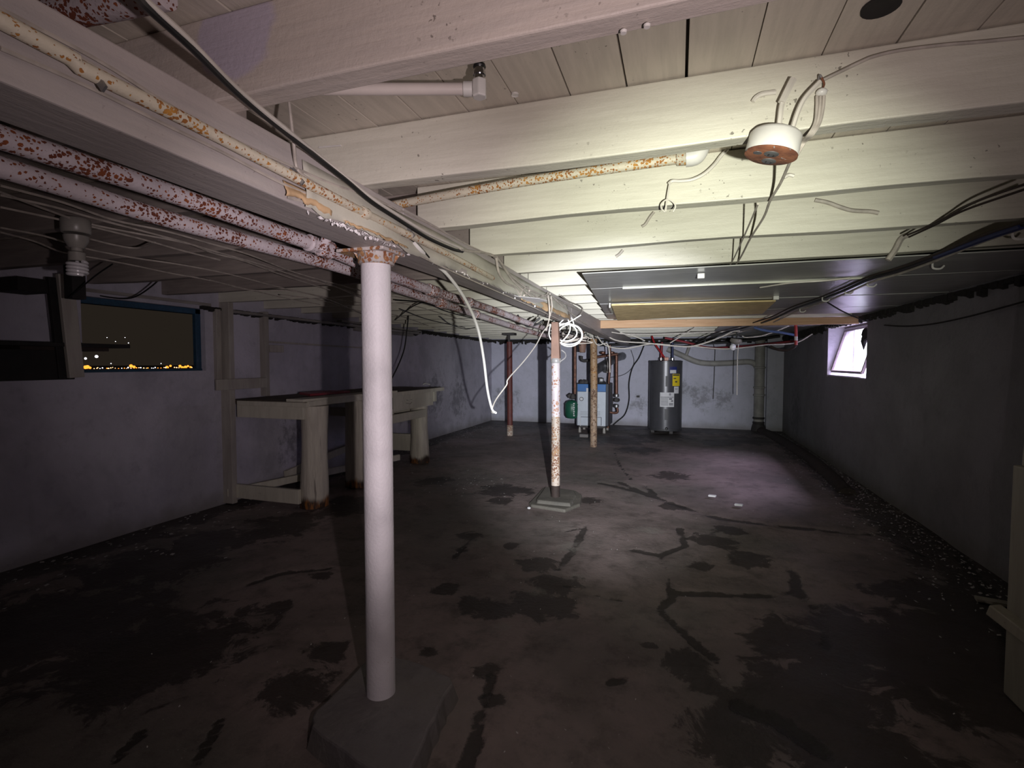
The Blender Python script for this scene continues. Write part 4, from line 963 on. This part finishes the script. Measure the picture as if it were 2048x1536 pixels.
MB().box(bx0+.03, bx1-.02, BY+.02, BY+.5, zb-.02, zb+.03).build('base_tray', m_iron, bo)
for xx in (bx0+.04, bx1-.03):
    for yy in (BY+.04, BY+.5): MB().lathe([(0.028, 0), (0.028, zb*0.5), (0.018, zb)], (xx, yy, 0), n=12).build('leg', m_ceramic, bo, smooth=True)
c = at(1167, 874, z=0); o = MB().box(c.x-.06, c.x+.09, c.y-.06, c.y+.02, 0, .055).build('concrete_brick', m_concrete, None, bevel=.006, loc=(c.x, c.y, 0)); tag(o, 'grey brick lying in front of the boiler feet', 'brick')
for a in (1165, 1172): 
    c = at(a, 762, y=BY+.1); MB().lathe([(.03, 0), (.045, .01), (.045, .05), (.02, .06)], c+Vector((0, 0, -.03)), (0, -1, .3), 14).build('control_knob', m_iron, bo, smooth=True)
c = at(1203, 760, y=BY+.1); MB().box(c.x-.045, c.x+.035, c.y-.04, c.y+.04, c.z-.05, c.z+.04).build('control_box', m_black, bo, bevel=.006)
MB().box(c.x-.02, c.x+.03, c.y-.045, c.y-.038, c.z-.02, c.z+.02).build('control_plate', m_white, bo)
# flue
fl0 = at(1188, 745, y=9.55); fl1 = at(1244, 713, y=10.6)
fluo = thing('flue_pipe', 'slanting grey sheet-metal flue rising from the boiler to the wall', 'flue', fl0)
MB().tube([(fl0.x, 9.55, zt), (fl0.x, 9.55, fl0.z+.02)], .075, 20).build('flue_riser', m_flue, fluo, smooth=True)
MB().tube([(fl0.x-.02, 9.55, fl0.z+.0), (fl1.x-.10, 10.35, fl1.z-.03), (fl1.x, 10.72, fl1.z+.01)], .080, 20).build('flue_length', m_flue, fluo, smooth=True)
MB().lathe([(.084, -.012), (.087, 0), (.084, .012)], (fl0.x+.18, 9.83, fl0.z+.07), (0.3, .5, .12), 20).build('flue_band', m_steel, fluo, smooth=True)
# copper lines
cpp = [([(1220, 690), (1220, 735), (1217, 770), (1216, 856)], 9.4, .022, 'long copper pipe standing right of the boiler'),
       ([(1233, 708), (1233, 745), (1233, 788)], 9.5, .030, 'copper riser with valves right of the boiler'),
       ([(1150, 692), (1150, 730), (1150, 788)], 9.35, .030, 'copper pipe dropping to the green tank'),
       ([(1192, 715), (1210, 712), (1236, 708)], 9.45, .024, 'horizontal copper pipe above the boiler')]
for q, yy, r2, l2 in cpp:
    t = thing('copper_pipe', l2, 'pipe', at(*q[-1], y=yy))
    MB().tube(A(q, y=yy), r2, 12).build('pipe_length', m_copper, t, smooth=True)
    if 'valves' in l2:
        for py, s2 in ((791, .045), (800, .06), (812, .045)):
            c = at(1233, py, y=yy); MB().lathe([(s2*.6, -.035), (s2, -.02), (s2, .02), (s2*.6, .035)], c, (0, 0, 1), 12).build('valve', m_steel if py != 800 else m_iron, t, smooth=True)
        c = at(1233, 800, y=yy-.06); MB().lathe([(.03, 0), (.04, .01), (.03, .02)], c, (0, -1, 0), 12).build('valve_wheel', m_iron, t, smooth=True)
        MB().tube(smoothpts(A([(1234, 815), (1235, 824), (1228, 826), (1218, 824)], y=yy)), .022, 10).build('elbow', m_copper, t, smooth=True)
    if 'horizontal' in l2:
        for a in (1206, 1224):
            c = at(a, 706, y=yy); MB().lathe([(.02, -.03), (.05, -.01), (.05, .02), (.02, .03)], c, (0, 0, 1), 12).build('air_vent', m_copper, t, smooth=True)
o = MB().tube(smoothpts(A([(1163, 712), (1163, 718), (1168, 722), (1180, 720), (1190, 717)], y=9.4)), .028, 10).build('bent_pipe', m_iron, None, True, loc=at(1163, 712, y=9.4)); tag(o, 'hooked dark iron pipe left of the brown post', 'pipe')
o = MB().lathe([(.03, .19), (.03, .01), (.075, 0), (.06, -.08), (.05, -.17), (.04, -.175)], at(1165, 684, y=8.4), (0, 0, 1), 14).build('hanging_fitting', m_brown, None, True, loc=at(1165, 684, y=8.4)); tag(o, 'tapered rusty fitting hanging behind the post top', 'fitting')
for q, l2 in (([(1208, 762), (1218, 772), (1225, 795), (1224, 815), (1218, 826)], 'black control wire looping right of the boiler'), ([(1216, 775), (1212, 800), (1214, 830), (1210, 845)], 'second control wire hanging on the boiler side')):
    cable(l2, A(q, y=9.38), .010, m_iron)
cable('white plumbing wire taped on the copper pipe', A([(1213, 716), (1215, 730), (1214, 745)], y=9.32), .010, m_cable)
# expansion tank
et = thing('expansion_tank', 'dark green expansion tank left of the boiler', 'tank', at(1143, 820, y=9.35))
c = at(1144, 817, y=9.35)
MB().lathe([(.02, -.19), (.09, -.18), (.125, -.13), (.13, 0), (.125, .10), (.09, .14), (.03, .16)], c, (0, 0, 1), 28).build('tank_body', m_green, et, smooth=True)
MB().lathe([(.131, -.008), (.133, 0), (.131, .008)], c+Vector((0, 0, .08)), (0, 0, 1), 28).build('tank_seam', m_green, et, smooth=True)
for i in range(7):
    on_tank(1146.5, 1148.5 if i % 2 else 1149.3, 806+i*4, 808.5+i*4, m_white, 'white_lettering', .003, et, .132, (c.x, c.y))
c2 = at(1146, 792, y=9.35)
MB().lathe([(.03, -.06), (.05, -.05), (.06, -.01), (.035, .04)], c2, (0, 0, 1), 14).build('tank_valve', m_iron, et, smooth=True)
MB().bar(c2+Vector((-.09, 0, -.02)), c2+Vector((-.02, 0, .03)), .05, .07).build('valve_body', m_iron, et, bevel=.01)

# ------------------------------------------------------------------ drain stack on back wall
ds = thing('drain_stack', 'grey painted drain stack standing in the far right corner', 'pipe', at(1518, 852, y=10.58))
sx_ = at(1518, 800, y=10.58).x
MB().tube([(sx_, 10.58, 0.10), (sx_, 10.58, 1.75)], .088, 20).build('stack_pipe', m_stack, ds, smooth=True)
for py in (845, 836, 790, 775, 735): 
    z = at(1518, py, y=10.58).z; MB().lathe([(.090, -.02), (.104, -.012), (.104, .012), (.090, .02)], (sx_, 10.58, z), n=20).build('pipe_hub', m_iron if py > 830 else m_stack, ds, smooth=True)
MB().lathe([(.13, 0), (.12, .06), (.10, .14)], (sx_, 10.58, 0), n=20).build('iron_base', m_iron, ds, smooth=True)
dp = A([(1335, 698), (1362, 710), (1392, 723), (1420, 727), (1460, 726), (1500, 724), (1518, 735)], y=10.60)
o = MB().tube(smoothpts(dp), .055, 14).build('branch_pipe', m_stack, ds, smooth=True)
MB().tube(A([(1372, 712), (1378, 695), (1382, 680)], y=10.6), .03, 10).build('branch_riser', m_stack, ds, smooth=True)
tag(MB().tube(A([(1424, 680), (1430, 700), (1428, 760), (1426, 798)], y=10.69), .008, 6).build('wall_string', m_iron, None, True, loc=at(1424, 680, y=10.69)), 'thin cord hanging on the back wall right of the heater', 'cord')
o = MB().box(*(lambda c: (c.x-.03, c.x+.03, 10.69, 10.72, c.z-.02, c.z+.02))(at(1276, 793, y=10.7))).build('wall_plug', m_iron, None, loc=at(1276, 793, y=10.7)); tag(o, 'small dark plug set in the back wall', 'plug')
# right-corner pier
struct(MB().box(XR-.28, XR, YB-.10, YB+.02, 0, 1.80).build('trim_1', m_wall_b, None))

# pipe along the right wall on the floor
curb = [(1.50, 10.5, .0), (1.60, 9.6, .005), (1.66, 8.6, .0), (1.68, 7.6, .005), (1.66, 6.6, -.005), (1.62, 5.8, -.03)]
o = MB().tube(smoothpts(curb, 6), [.085]*31, 12).build('floor_pipe', m_darkbrown, None, True, loc=curb[0]); tag(o, 'dirty brown drain pipe half buried along the right wall', 'pipe')

# ------------------------------------------------------------------ window right (window_1)
w1 = struct(MB().box(XR+TR-.12, XR+TR, RY0, RY1-.02, RZ1-.07, RZ1).build('window_1', m_sash))
sb = 1.925; stp = 2.07
yA, yB = 6.50, 7.665
zbm, ztm = 1.185, 1.71
def sash_pt(y, t): return Vector((sb+(stp-sb)*t, y, zbm+(ztm-zbm)*t))
fr = 0.03
for (y0, t0, y1, t1) in ((yA, 0, yB, 0), (yA, 1, yB, 1), (yA, 0, yA, 1), (yB, 0, yB, 1)):
    MB().bar(sash_pt(y0, t0), sash_pt(y1, t1), fr, fr, (1, 0, .3)).build('sash_rail', m_sash, w1, bevel=.004)
MB().quad_box([sash_pt(yA, .02), sash_pt(yB, .02), sash_pt(yB, .02)+Vector((.004, 0, 0)), sash_pt(yA, .02)+Vector((.004, 0, 0)), sash_pt(yA, .98), sash_pt(yB, .98), sash_pt(yB, .98)+Vector((.004, 0, 0)), sash_pt(yA, .98)+Vector((.004, 0, 0))]).build('pane', m_glass, w1)
MB().box(XR+.01, XR+.13, RY0+.02, RY1-.1, 1.745, 1.79).build('head_board', m_ledge, w1, bevel=.004)
MB().bar((XR+.02, RY0+.1, 1.735), (XR+.02, RY1-.15, 1.745), .03, .012).build('head_strip', m_trimw, w1)
hg = at(1732, 668, x=1.93)
o = MB().lathe([(.06, -.012), (.075, 0), (.06, .012)], hg, (1, .3, 0), 8).build('hanging_rag', m_dark, None, loc=hg); tag(o, 'dark rag hanging at the top of the far window', 'rag')
MB().lathe([(.025, .05), (.03, 0), (.004, -.09)], hg+Vector((0, .06, -.08)), (0, 0, 1), 7).build('rag_tail', m_dark, o)
# yard outside the right window, with an added backdrop lit to whiten the pane
struct(MB().box(XR+TR, 14, 0, 16, -0.3, 1.02).build('trim_2', plain('yard_ground', (0.30, 0.30, 0.31), .9)))
yw = thing('added_backdrop', 'added pale backdrop wall, lit to whiten the far window', 'wall', (3.4, 7.6, 1.0))
MB().box(3.4, 3.55, 3.5, 14.5, 1.0, 3.2).build('backdrop_face', plain('backdrop_paint', (.82, .85, .88), .8, 0, .12, 3), yw)

# ------------------------------------------------------------------ window left (window_2), night outside
w2 = struct(MB().box(XL-.12, XL-.05, WY0-.02, WY1+.02, WZ1-.045, WZ1+.035).build('window_2', m_wframe_blue, bevel=.003))
MB().box(XL-.12, XL-.04, WY0-.02, WY1, WZ0-.01, WZ0+.018).build('window_sill', m_wframe_blue, w2, bevel=.003)
MB().box(XL-.085, XL-.05, WY1-.05, WY1+.03, WZ0, WZ1).build('side_frame', m_wframe_blue, w2, bevel=.003)
MB().box(XL-.12, XL-.05, WY0-.03, WY0+.005, WZ0, WZ1).build('side_frame', m_wframe_blue, w2, bevel=.003)
MB().box(XL-.080, XL-.074, WY0, WY1, WZ0, WZ1).build('pane', m_glass2, w2)
MB().box(XL-.05, XL+.012, WY0-.1, WY1+.06, WZ1+.03, WZ1+.055).build('head_board', m_ledge, w2)
struct(MB().box(-120, XL-TH, -60, 120, 0.2, 0.5).build('trim_3', m_slab))
def lamp_mat(n, c, s): return plain(n, (0.1, 0.1, 0.1), .5, emit=(*c, s))
lo, lw, ly = lamp_mat('sodium_lamp', (1.0, .30, .03), 2.2), lamp_mat('white_lamp', (.9, .9, 1.0), 5), lamp_mat('warm_lamp', (1.0, .55, .25), 3)
D = -64.0
i = 0
ct = []
for a in list(range(172, 384, 5)): ct.append((a+random.uniform(-2, 2), 736.5+random.uniform(-1.8, 1), random.uniform(.035, .09), random.choice([lo, ly, lw, ly])))
for a in (171, 175, 180, 360, 365, 371, 376, 381, 262, 268, 334, 341): ct.append((a, 733+random.uniform(-1.5, 3), random.uniform(.12, .22), lo))
for a, b2, r2 in ((193, 713, .16), (237, 692, .16), (171, 717, .12), (214, 675, .03), (231, 683, .04), (257, 686, .05), (322, 727, .05), (222, 727, .05), (250, 675, .03)): ct.append((a, b2, r2, lw if a not in (237,) else ly))
for px, py, r2, mt in ct:
    c = at(px, py, x=D)
    o = MB().sphere(c, r2, 8, 6).build('street_lamp', mt, None, loc=c); tag(o, *(('bright white distant light above the skyline in left window', 'light') if (px, py) == (193, 713) else ('yellow distant light right beside the shelf end in left window', 'light') if (px, py) == (237, 692) else ('tiny distant town light seen through the left window', 'light', 'distant town lights beyond the left window')))

# ------------------------------------------------------------------ workbench
wb = thing('workbench', 'rough white painted workbench on thick log legs', 'workbench', (-3.5, 4.9, 0))
def log(px, pyb, rb, rt2, ztop, seed, yoff=0):
    c = at(px, pyb, z=0); r = random.Random(seed); mb = MB(); n = 20; rows = 12; c = c+Vector((-.0, rb*.9, 0))
    ph = [r.uniform(0, 6.3) for _ in range(4)]
    for i in range(rows+1):
        t = i/rows; z = ztop*t; rad = rb+(rt2-rb)*t+.006*math.sin(z*7+ph[0])
        for k in range(n):
            a = 2*PI*k/n; q = rad*(1+.035*math.sin(3*a+ph[1]+z)+.02*math.sin(7*a+ph[2]))
            mb.v.append((c.x+q*math.cos(a)+.02*t*math.sin(ph[3]), c.y+q*math.sin(a), z))
    for i in range(rows):
        for k in range(n):
            a, b2 = i*n+k, i*n+(k+1) % n; mb.f.append((a, b2, b2+n, a+n))
    mb.f.append(tuple(range(n))[::-1]); mb.f.append(tuple(rows*n+k for k in range(n)))
    return mb, c
zt_ = 0.955
g2 = NT('log_paint', .6); g2.v = g2.tc.outputs['Object']
sx3 = g2.n.new('ShaderNodeSeparateXYZ'); g2.l(g2.v, sx3.inputs[0])
bb = g2.mix(g2.ramp(g2.noise(4, 5, .6, g2.scale(8, 8, .8)), .4, .65), (.56, .52, .44), (.46, .42, .36))
bb = g2.mix(g2.ramp(g2.noise(3, 3, .5, g2.scale(16, 16, .5)), .66, .70, 0, .7), bb, (.10, .08, .07))
bb = g2.mix(g2.ramp(g2.math('ADD', sx3.outputs['Z'], g2.math('MULTIPLY', g2.noise(9, 4, .6, g2.scale(1, 1, .3)), .16)), .13, .19, 1, 0), bb, g2.mix(g2.ramp(g2.noise(25, 3, .5, g2.scale(1, 1, .3)), .45, .6), (.035, .018, .012), (.26, .10, .02)))
g2.col(bb); g2.bump(g2.noise(5, 5, .7, g2.scale(9, 9, .8)), .6, .012); m_log = g2.m
LEG = []
for px, pyb, rb, rt2, sd in ((612, 1018, .118, .112, 1), (832, 927, .122, .108, 3)):
    mb, c = log(px, pyb, rb, rt2, zt_-.045, sd); mb.build('log_leg', m_log, wb, smooth=True); LEG.append(c)
# middle leg: a log flattened on one side
c = at(708, 977, z=0)+Vector((0, .1, 0)); mb = MB(); pts8 = [(-.13, -.07), (-.06, -.11), (.03, -.115), (.095, -.095), (.10, .09), (.03, .12), (-.07, .11), (-.13, .06)]
mb.prism([(c.x+a, c.y+b2) for a, b2 in pts8], 0, zt_-.045, [(c.x+a*.93, c.y+b2*.95) for a, b2 in pts8]); mb.build('log_leg', m_log, wb, bevel=.012); LEG.append(c)
# front rail and top boards (top edge follows y)
xf = -3.05
y0b, y1b = 3.60, 6.32
tops = [(-3.96, -3.75), (-3.745, -3.52), (-3.515, -3.28), (-3.275, xf)]
for i, (a, b2) in enumerate(tops):
    MB().box(a, b2-.003, y0b+.04*(i % 2)+.02*(3-i), y1b+.03*(i % 2), zt_-.04, zt_+.002*(i % 2)).build('top_board', m_benchtop if i < 3 else m_benchtop, wb, bevel=.003)
MB().box(xf-.001, xf+.022, y0b+.03, y1b-.0, zt_-.042, zt_+.004).build('front_edge', m_bench, wb, bevel=.003)
MB().bar((-3.15, 3.6, zt_+.012), (-3.06, 5.0, zt_+.016), .19, .024).build('loose_plank', m_bench, wb, bevel=.002)
q0, q1 = at(475, 806, y=3.52), at(600, 852, y=3.52)
MB().box(at(474, 830, y=3.62).x, at(606, 830, y=3.62).x, 3.62, 3.655, .80, zt_-.042).build('end_apron', m_bench, wb, bevel=.003)
MB().box(at(474, 830, y=3.60).x, -3.02, 3.60, 3.618, zt_-.045, zt_-.004).build('end_edge', m_bench, wb, bevel=.003)
MB().box(at(472, 990, y=3.64).x, at(597, 990, y=3.64).x, 3.64, 3.675, at(540, 1003, y=3.64).z, at(540, 975, y=3.64).z).build('end_rail', m_bench, wb, bevel=.003)
MB().bar((-3.93, 3.6, .10), (-3.25, 5.5, .13), .035, .07).build('floor_brace', m_bench, wb, bevel=.003)
MB().bar((-3.9, 4.3, .12), (-3.86, 6.2, .34), .03, .08).build('back_brace', m_bench, wb, bevel=.003)
yl3 = LEG[1].y
MB().box(xf-.02, xf+.005, 4.9, yl3+.12, .74, zt_-.042).build('front_apron', m_bench, wb, bevel=.003)
MB().box(xf-.06, xf-.022, 4.7, yl3-.02, .60, .70).build('lower_rail', m_bench, wb, bevel=.003)
MB().box(-3.9, xf-.05, yl3+.0, yl3+.04, .60, .70).build('cross_rail', m_bench, wb, bevel=.003)
MB().box(-3.9, xf-.1, yl3-.02, yl3+.02, .14, .36).build('cross_rail', m_bench, wb, bevel=.003)
MB().box(xf-.06, xf+.0, yl3+.16, yl3+.23, .78, zt_-.042).build('end_cleat', m_bench, wb, bevel=.003)
MB().box(-3.95, -3.1, 5.1, 5.14, .66, .76).build('cross_rail', m_bench, wb, bevel=.003)
MB().box(xf+.003, xf+.007, 4.92, 5.02, .77, .90).build('dark_notch', m_dark, wb)
m_doodle = plain('pencil_mark', (.10, .09, .08), .8)
for (a, b2, c3, d3) in ((812, 806, 820, 808), (820, 808, 824, 804), (813, 800, 816, 801), (821, 799, 824, 799)):
    MB().bar(at(a, b2, x=xf+.0065), at(c3, d3, x=xf+.0065), .004, .004).build('drawn_mark', m_doodle, wb)
c = at(648, 789, z=zt_+.03); o = MB().quad_box([(c.x-.25, c.y-.05, zt_+.028), (c.x+.02, c.y-.22, zt_+.028), (c.x+.05, c.y+.35, zt_+.028), (c.x-.2, c.y+.35, zt_+.028), (c.x-.25, c.y-.05, zt_+.05), (c.x+.02, c.y-.22, zt_+.05), (c.x+.05, c.y+.35, zt_+.05), (c.x-.2, c.y+.35, zt_+.05)]).build('red_folder', m_redd, None, bevel=.003, loc=(c.x, c.y, zt_+.028)); tag(o, 'flat dark red object lying on the workbench top', 'folder')
for i, (px, py) in enumerate(((735, 776), (742, 773), (852, 769))):
    c = at(px, py, z=zt_+.012); o = MB().tube(smoothpts([c+Vector((-.05, 0, 0)), c+Vector((-.02, .02, .015)), c+Vector((.03, .0, .006)), c+Vector((.05, .03, 0))]), .008, 6).build('bent_scrap', m_iron if i < 2 else m_boxw, None, True, loc=c)
    tag(o, ['bent dark scrap of metal left on the bench top by the post', 'second bent scrap on bench top touching the thick post', 'small pale scrap at the far end of the bench top'][i], 'scrap')

# studs and wall boards on the left wall
def board(label, x0, x1, y0, y1, z0, z1, mat=m_bench, name='wall_stud', cat='board'):
    o = MB().box(x0, x1, y0, y1, z0, z1).build(name, mat, None, bevel=.004, loc=((x0+x1)/2, (y0+y1)/2, z0)); tag(o, label, cat); return o
m_stud = painted_wood('stud_paint', (0.40, 0.37, 0.33), (0.33, 0.30, 0.27), grain=(8, 8, 1), dirt=.4)
ya = at(461, 800, x=-3.86).y; yb = at(471, 800, x=-3.86).y
board('tall white painted stud standing left of the workbench', at(439, 800, y=ya).x, -3.86, ya, yb, 0, 1.84, m_stud)
yc = at(434, 700, x=-3.93).y
board('second stud beside the window, against the left wall', at(413, 700, y=yc).x, -3.93, yc, yc+.05, 1.12, 1.78, m_stud)
t0 = at(531, 700, x=-3.90).y
board('short white stud above the workbench back edge', at(519, 700, y=t0).x, -3.90, t0, t0+.05, .96, 1.80, m_stud)
h0, h1 = at(430, 767, x=-3.86), at(530, 767, x=-3.86)
board('horizontal white board nailed across both studs', -3.86, -3.835, h0.y, h1.y, at(480, 778, x=-3.86).z, at(480, 757, x=-3.86).z, m_stud, 'cross_board')
l0, l1 = at(530, 683, x=-3.93), at(733, 696, x=-3.93)
o = MB().bar((-3.95, l0.y, l0.z), (-3.95, l1.y, l1.z), .03, .018).build('wall_batten', m_stud, None, loc=(-3.95, l0.y, l0.z)); tag(o, 'thin horizontal batten on the left wall above the bench', 'batten')
c0, c1 = at(537, 690, x=-3.94), at(565, 705, x=-3.94)
board('small square block hung under the thin wall batten', -3.965, -3.92, c0.y, c1.y, c1.z, c0.z, m_stud, 'wood_block', 'block')
c0 = at(833, 672, x=-3.95)
struct(MB().box(XL-.01, XL+.035, YN+.1, at(828, 700, x=XL).y, .90, 1.76).build('trim_4', m_wall_l, None, bevel=.01)) if False else None
bq = at(745, 660, x=-3.94); bq2 = at(825, 668, x=-3.94)
board('dirty grey header board along the top of the left wall', -3.965, -3.92, 5.6, bq2.y, 1.70, 1.79, m_ledge, 'header_board')

# shelf group at far left
sh = thing('wall_shelf', 'dark old shelf cupboard hanging on the left wall', 'shelf', (-3.7, 2.2, 1.18))
MB().box(-3.96, -3.66, 1.55, 2.23, 1.19, 1.375).build('cupboard_box', m_dark, sh, bevel=.004)
MB().box(-3.96, -3.60, 1.45, 2.54, 1.395, 1.42).build('shelf_board', m_dark, sh, bevel=.003)
MB().box(-3.92, -3.66, 1.95, 2.44, 1.372, 1.396).build('shelf_board', m_darkbrown, sh, bevel=.003)
ub = at(100, 560, x=-3.7)
MB().box(-3.90, -3.66, 1.95, 2.12, 1.72, 1.80).build('top_rail', m_dark, sh, bevel=.003)
bp0, bp1 = at(112, 560, x=-3.66), at(134, 756, x=-3.66)
MB().bar((-3.66, bp0.y, 1.82), (-3.66, bp1.y, bp1.z), .10, .03, (1, 0, 0)).build('side_plank', m_dark, sh, bevel=.003)
ls0, ls1 = at(120, 480, x=-3.60), at(152, 755, x=-3.60)
o = MB().bar((-3.60, at(128, 520, x=-3.6).y, 1.84), (-3.60, ls1.y, ls1.z), .085, .03, (1, 0, 0)).build('leaning_board', m_stud, None, bevel=.004, loc=(-3.6, ls1.y, ls1.z)); tag(o, 'pale upright board in front of the dark shelf', 'board')
o = MB().box(-3.275, -3.205, 1.955, 2.025, 1.655, 1.845).build('dark_bracket', m_dark, None, bevel=.003, loc=(-3.24, 2.0, 1.655)); tag(o, 'dark block under the ceiling behind the spiral bulb', 'block')

# CFL lamp
LZ = 1.80; c = at(152, 462, z=LZ)
lf = thing('spiral_lamp', 'unlit spiral energy-saving bulb under a round ceiling box at left', 'lamp', c)
dist = 1019/((c-CAM).dot(fwd))
MB().lathe([(.044, .045), (.047, .04), (.047, -.005), (.043, -.010)], c, (0, 0, 1), 24).build('ceiling_box', m_ceramic, lf, smooth=True)
zq = lambda py: at(150, py, x=c.x).z
MB().lathe([(.04, zq(472)-c.z), (.038, zq(482)-c.z), (.028, zq(492)-c.z), (.024, zq(496)-c.z)], c, (0, 0, 1), 24).build('lampholder', m_ceramic, lf, smooth=True)
MB().lathe([(.018, zq(494)-c.z), (.018, zq(502)-c.z), (.027, zq(505)-c.z), (.027, zq(518)-c.z), (.028, zq(522)-c.z)], c, (0, 0, 1), 24).build('ballast', m_ceramic, lf, smooth=True)
pts = []
za, zb_ = zq(523), zq(550)
for k in range(4*18+1):
    a = 2*PI*k/18; pts.append((c.x+.029*math.cos(a), c.y+.029*math.sin(a), za+(zb_-za)*k/(4*18)))
MB().tube(pts, .0062, 8).build('spiral_tube', m_cfl, lf, smooth=True)
MB().tube([(c.x, c.y, za+.01), (c.x, c.y, zb_+.01)], .006, 8).build('tube_stem', m_cfl, lf, smooth=True)

# ------------------------------------------------------------------ floor debris
for i, (px, py, lab) in enumerate(((1425, 992, 'larger white plastic scrap on the purple-lit floor'), (1478, 1010, 'smaller white plastic scrap to the right on the floor'))):
    c = at(px, py, z=.012)
    o = MB().bar(c+Vector((-.035, .01, 0)), c+Vector((.03, -.012, .004)), .035, .018).build('plastic_scrap', m_cork, None, bevel=.004, loc=c); tag(o, lab, 'scrap')
c = at(1058, 1016, z=.015); o = MB().sphere(c, .017, 10, 6, (1, 1, .6)).build('pebble', m_cork, None, True, loc=c); tag(o, 'small white pebble at the corner of middle post pad', 'pebble')
db = MB(); rr = random.Random(21)
def flake(x, y, s):
    a = rr.uniform(0, PI); ca, sa = math.cos(a), math.sin(a); w2_, h2_ = s, s*rr.uniform(.25, .8); k = len(db.v); z = rr.uniform(.001, .006)
    for (p, q, r2) in ((-1, -.6, 0), (.7, -1, .002), (1, .5, .004), (-.4, 1, .001)):
        db.v.append((x+ca*p*w2_-sa*q*h2_, y+sa*p*w2_+ca*q*h2_, z+r2))
    db.f.append((k, k+1, k+2, k+3))
for _ in range(1600): flake(XR-.02-abs(rr.gauss(0, .24)), rr.uniform(2.2, 10.4), rr.uniform(.003, .013))
for _ in range(520): flake(XL+.05+abs(rr.gauss(0, .34)), rr.uniform(1.5, 9.5), rr.uniform(.004, .018))
for _ in range(420): flake(rr.uniform(-3.4, 1.6), rr.uniform(1.0, 9.5), rr.uniform(.002, .005))
for _ in range(60): flake(rr.gauss(-2.1, .25), rr.gauss(5.0, .3), rr.uniform(.004, .012))
o = stuff(db.build('paint_flakes', m_flake)); tag(o, 'scattered paint flakes and grit lying on the dark floor', 'debris')
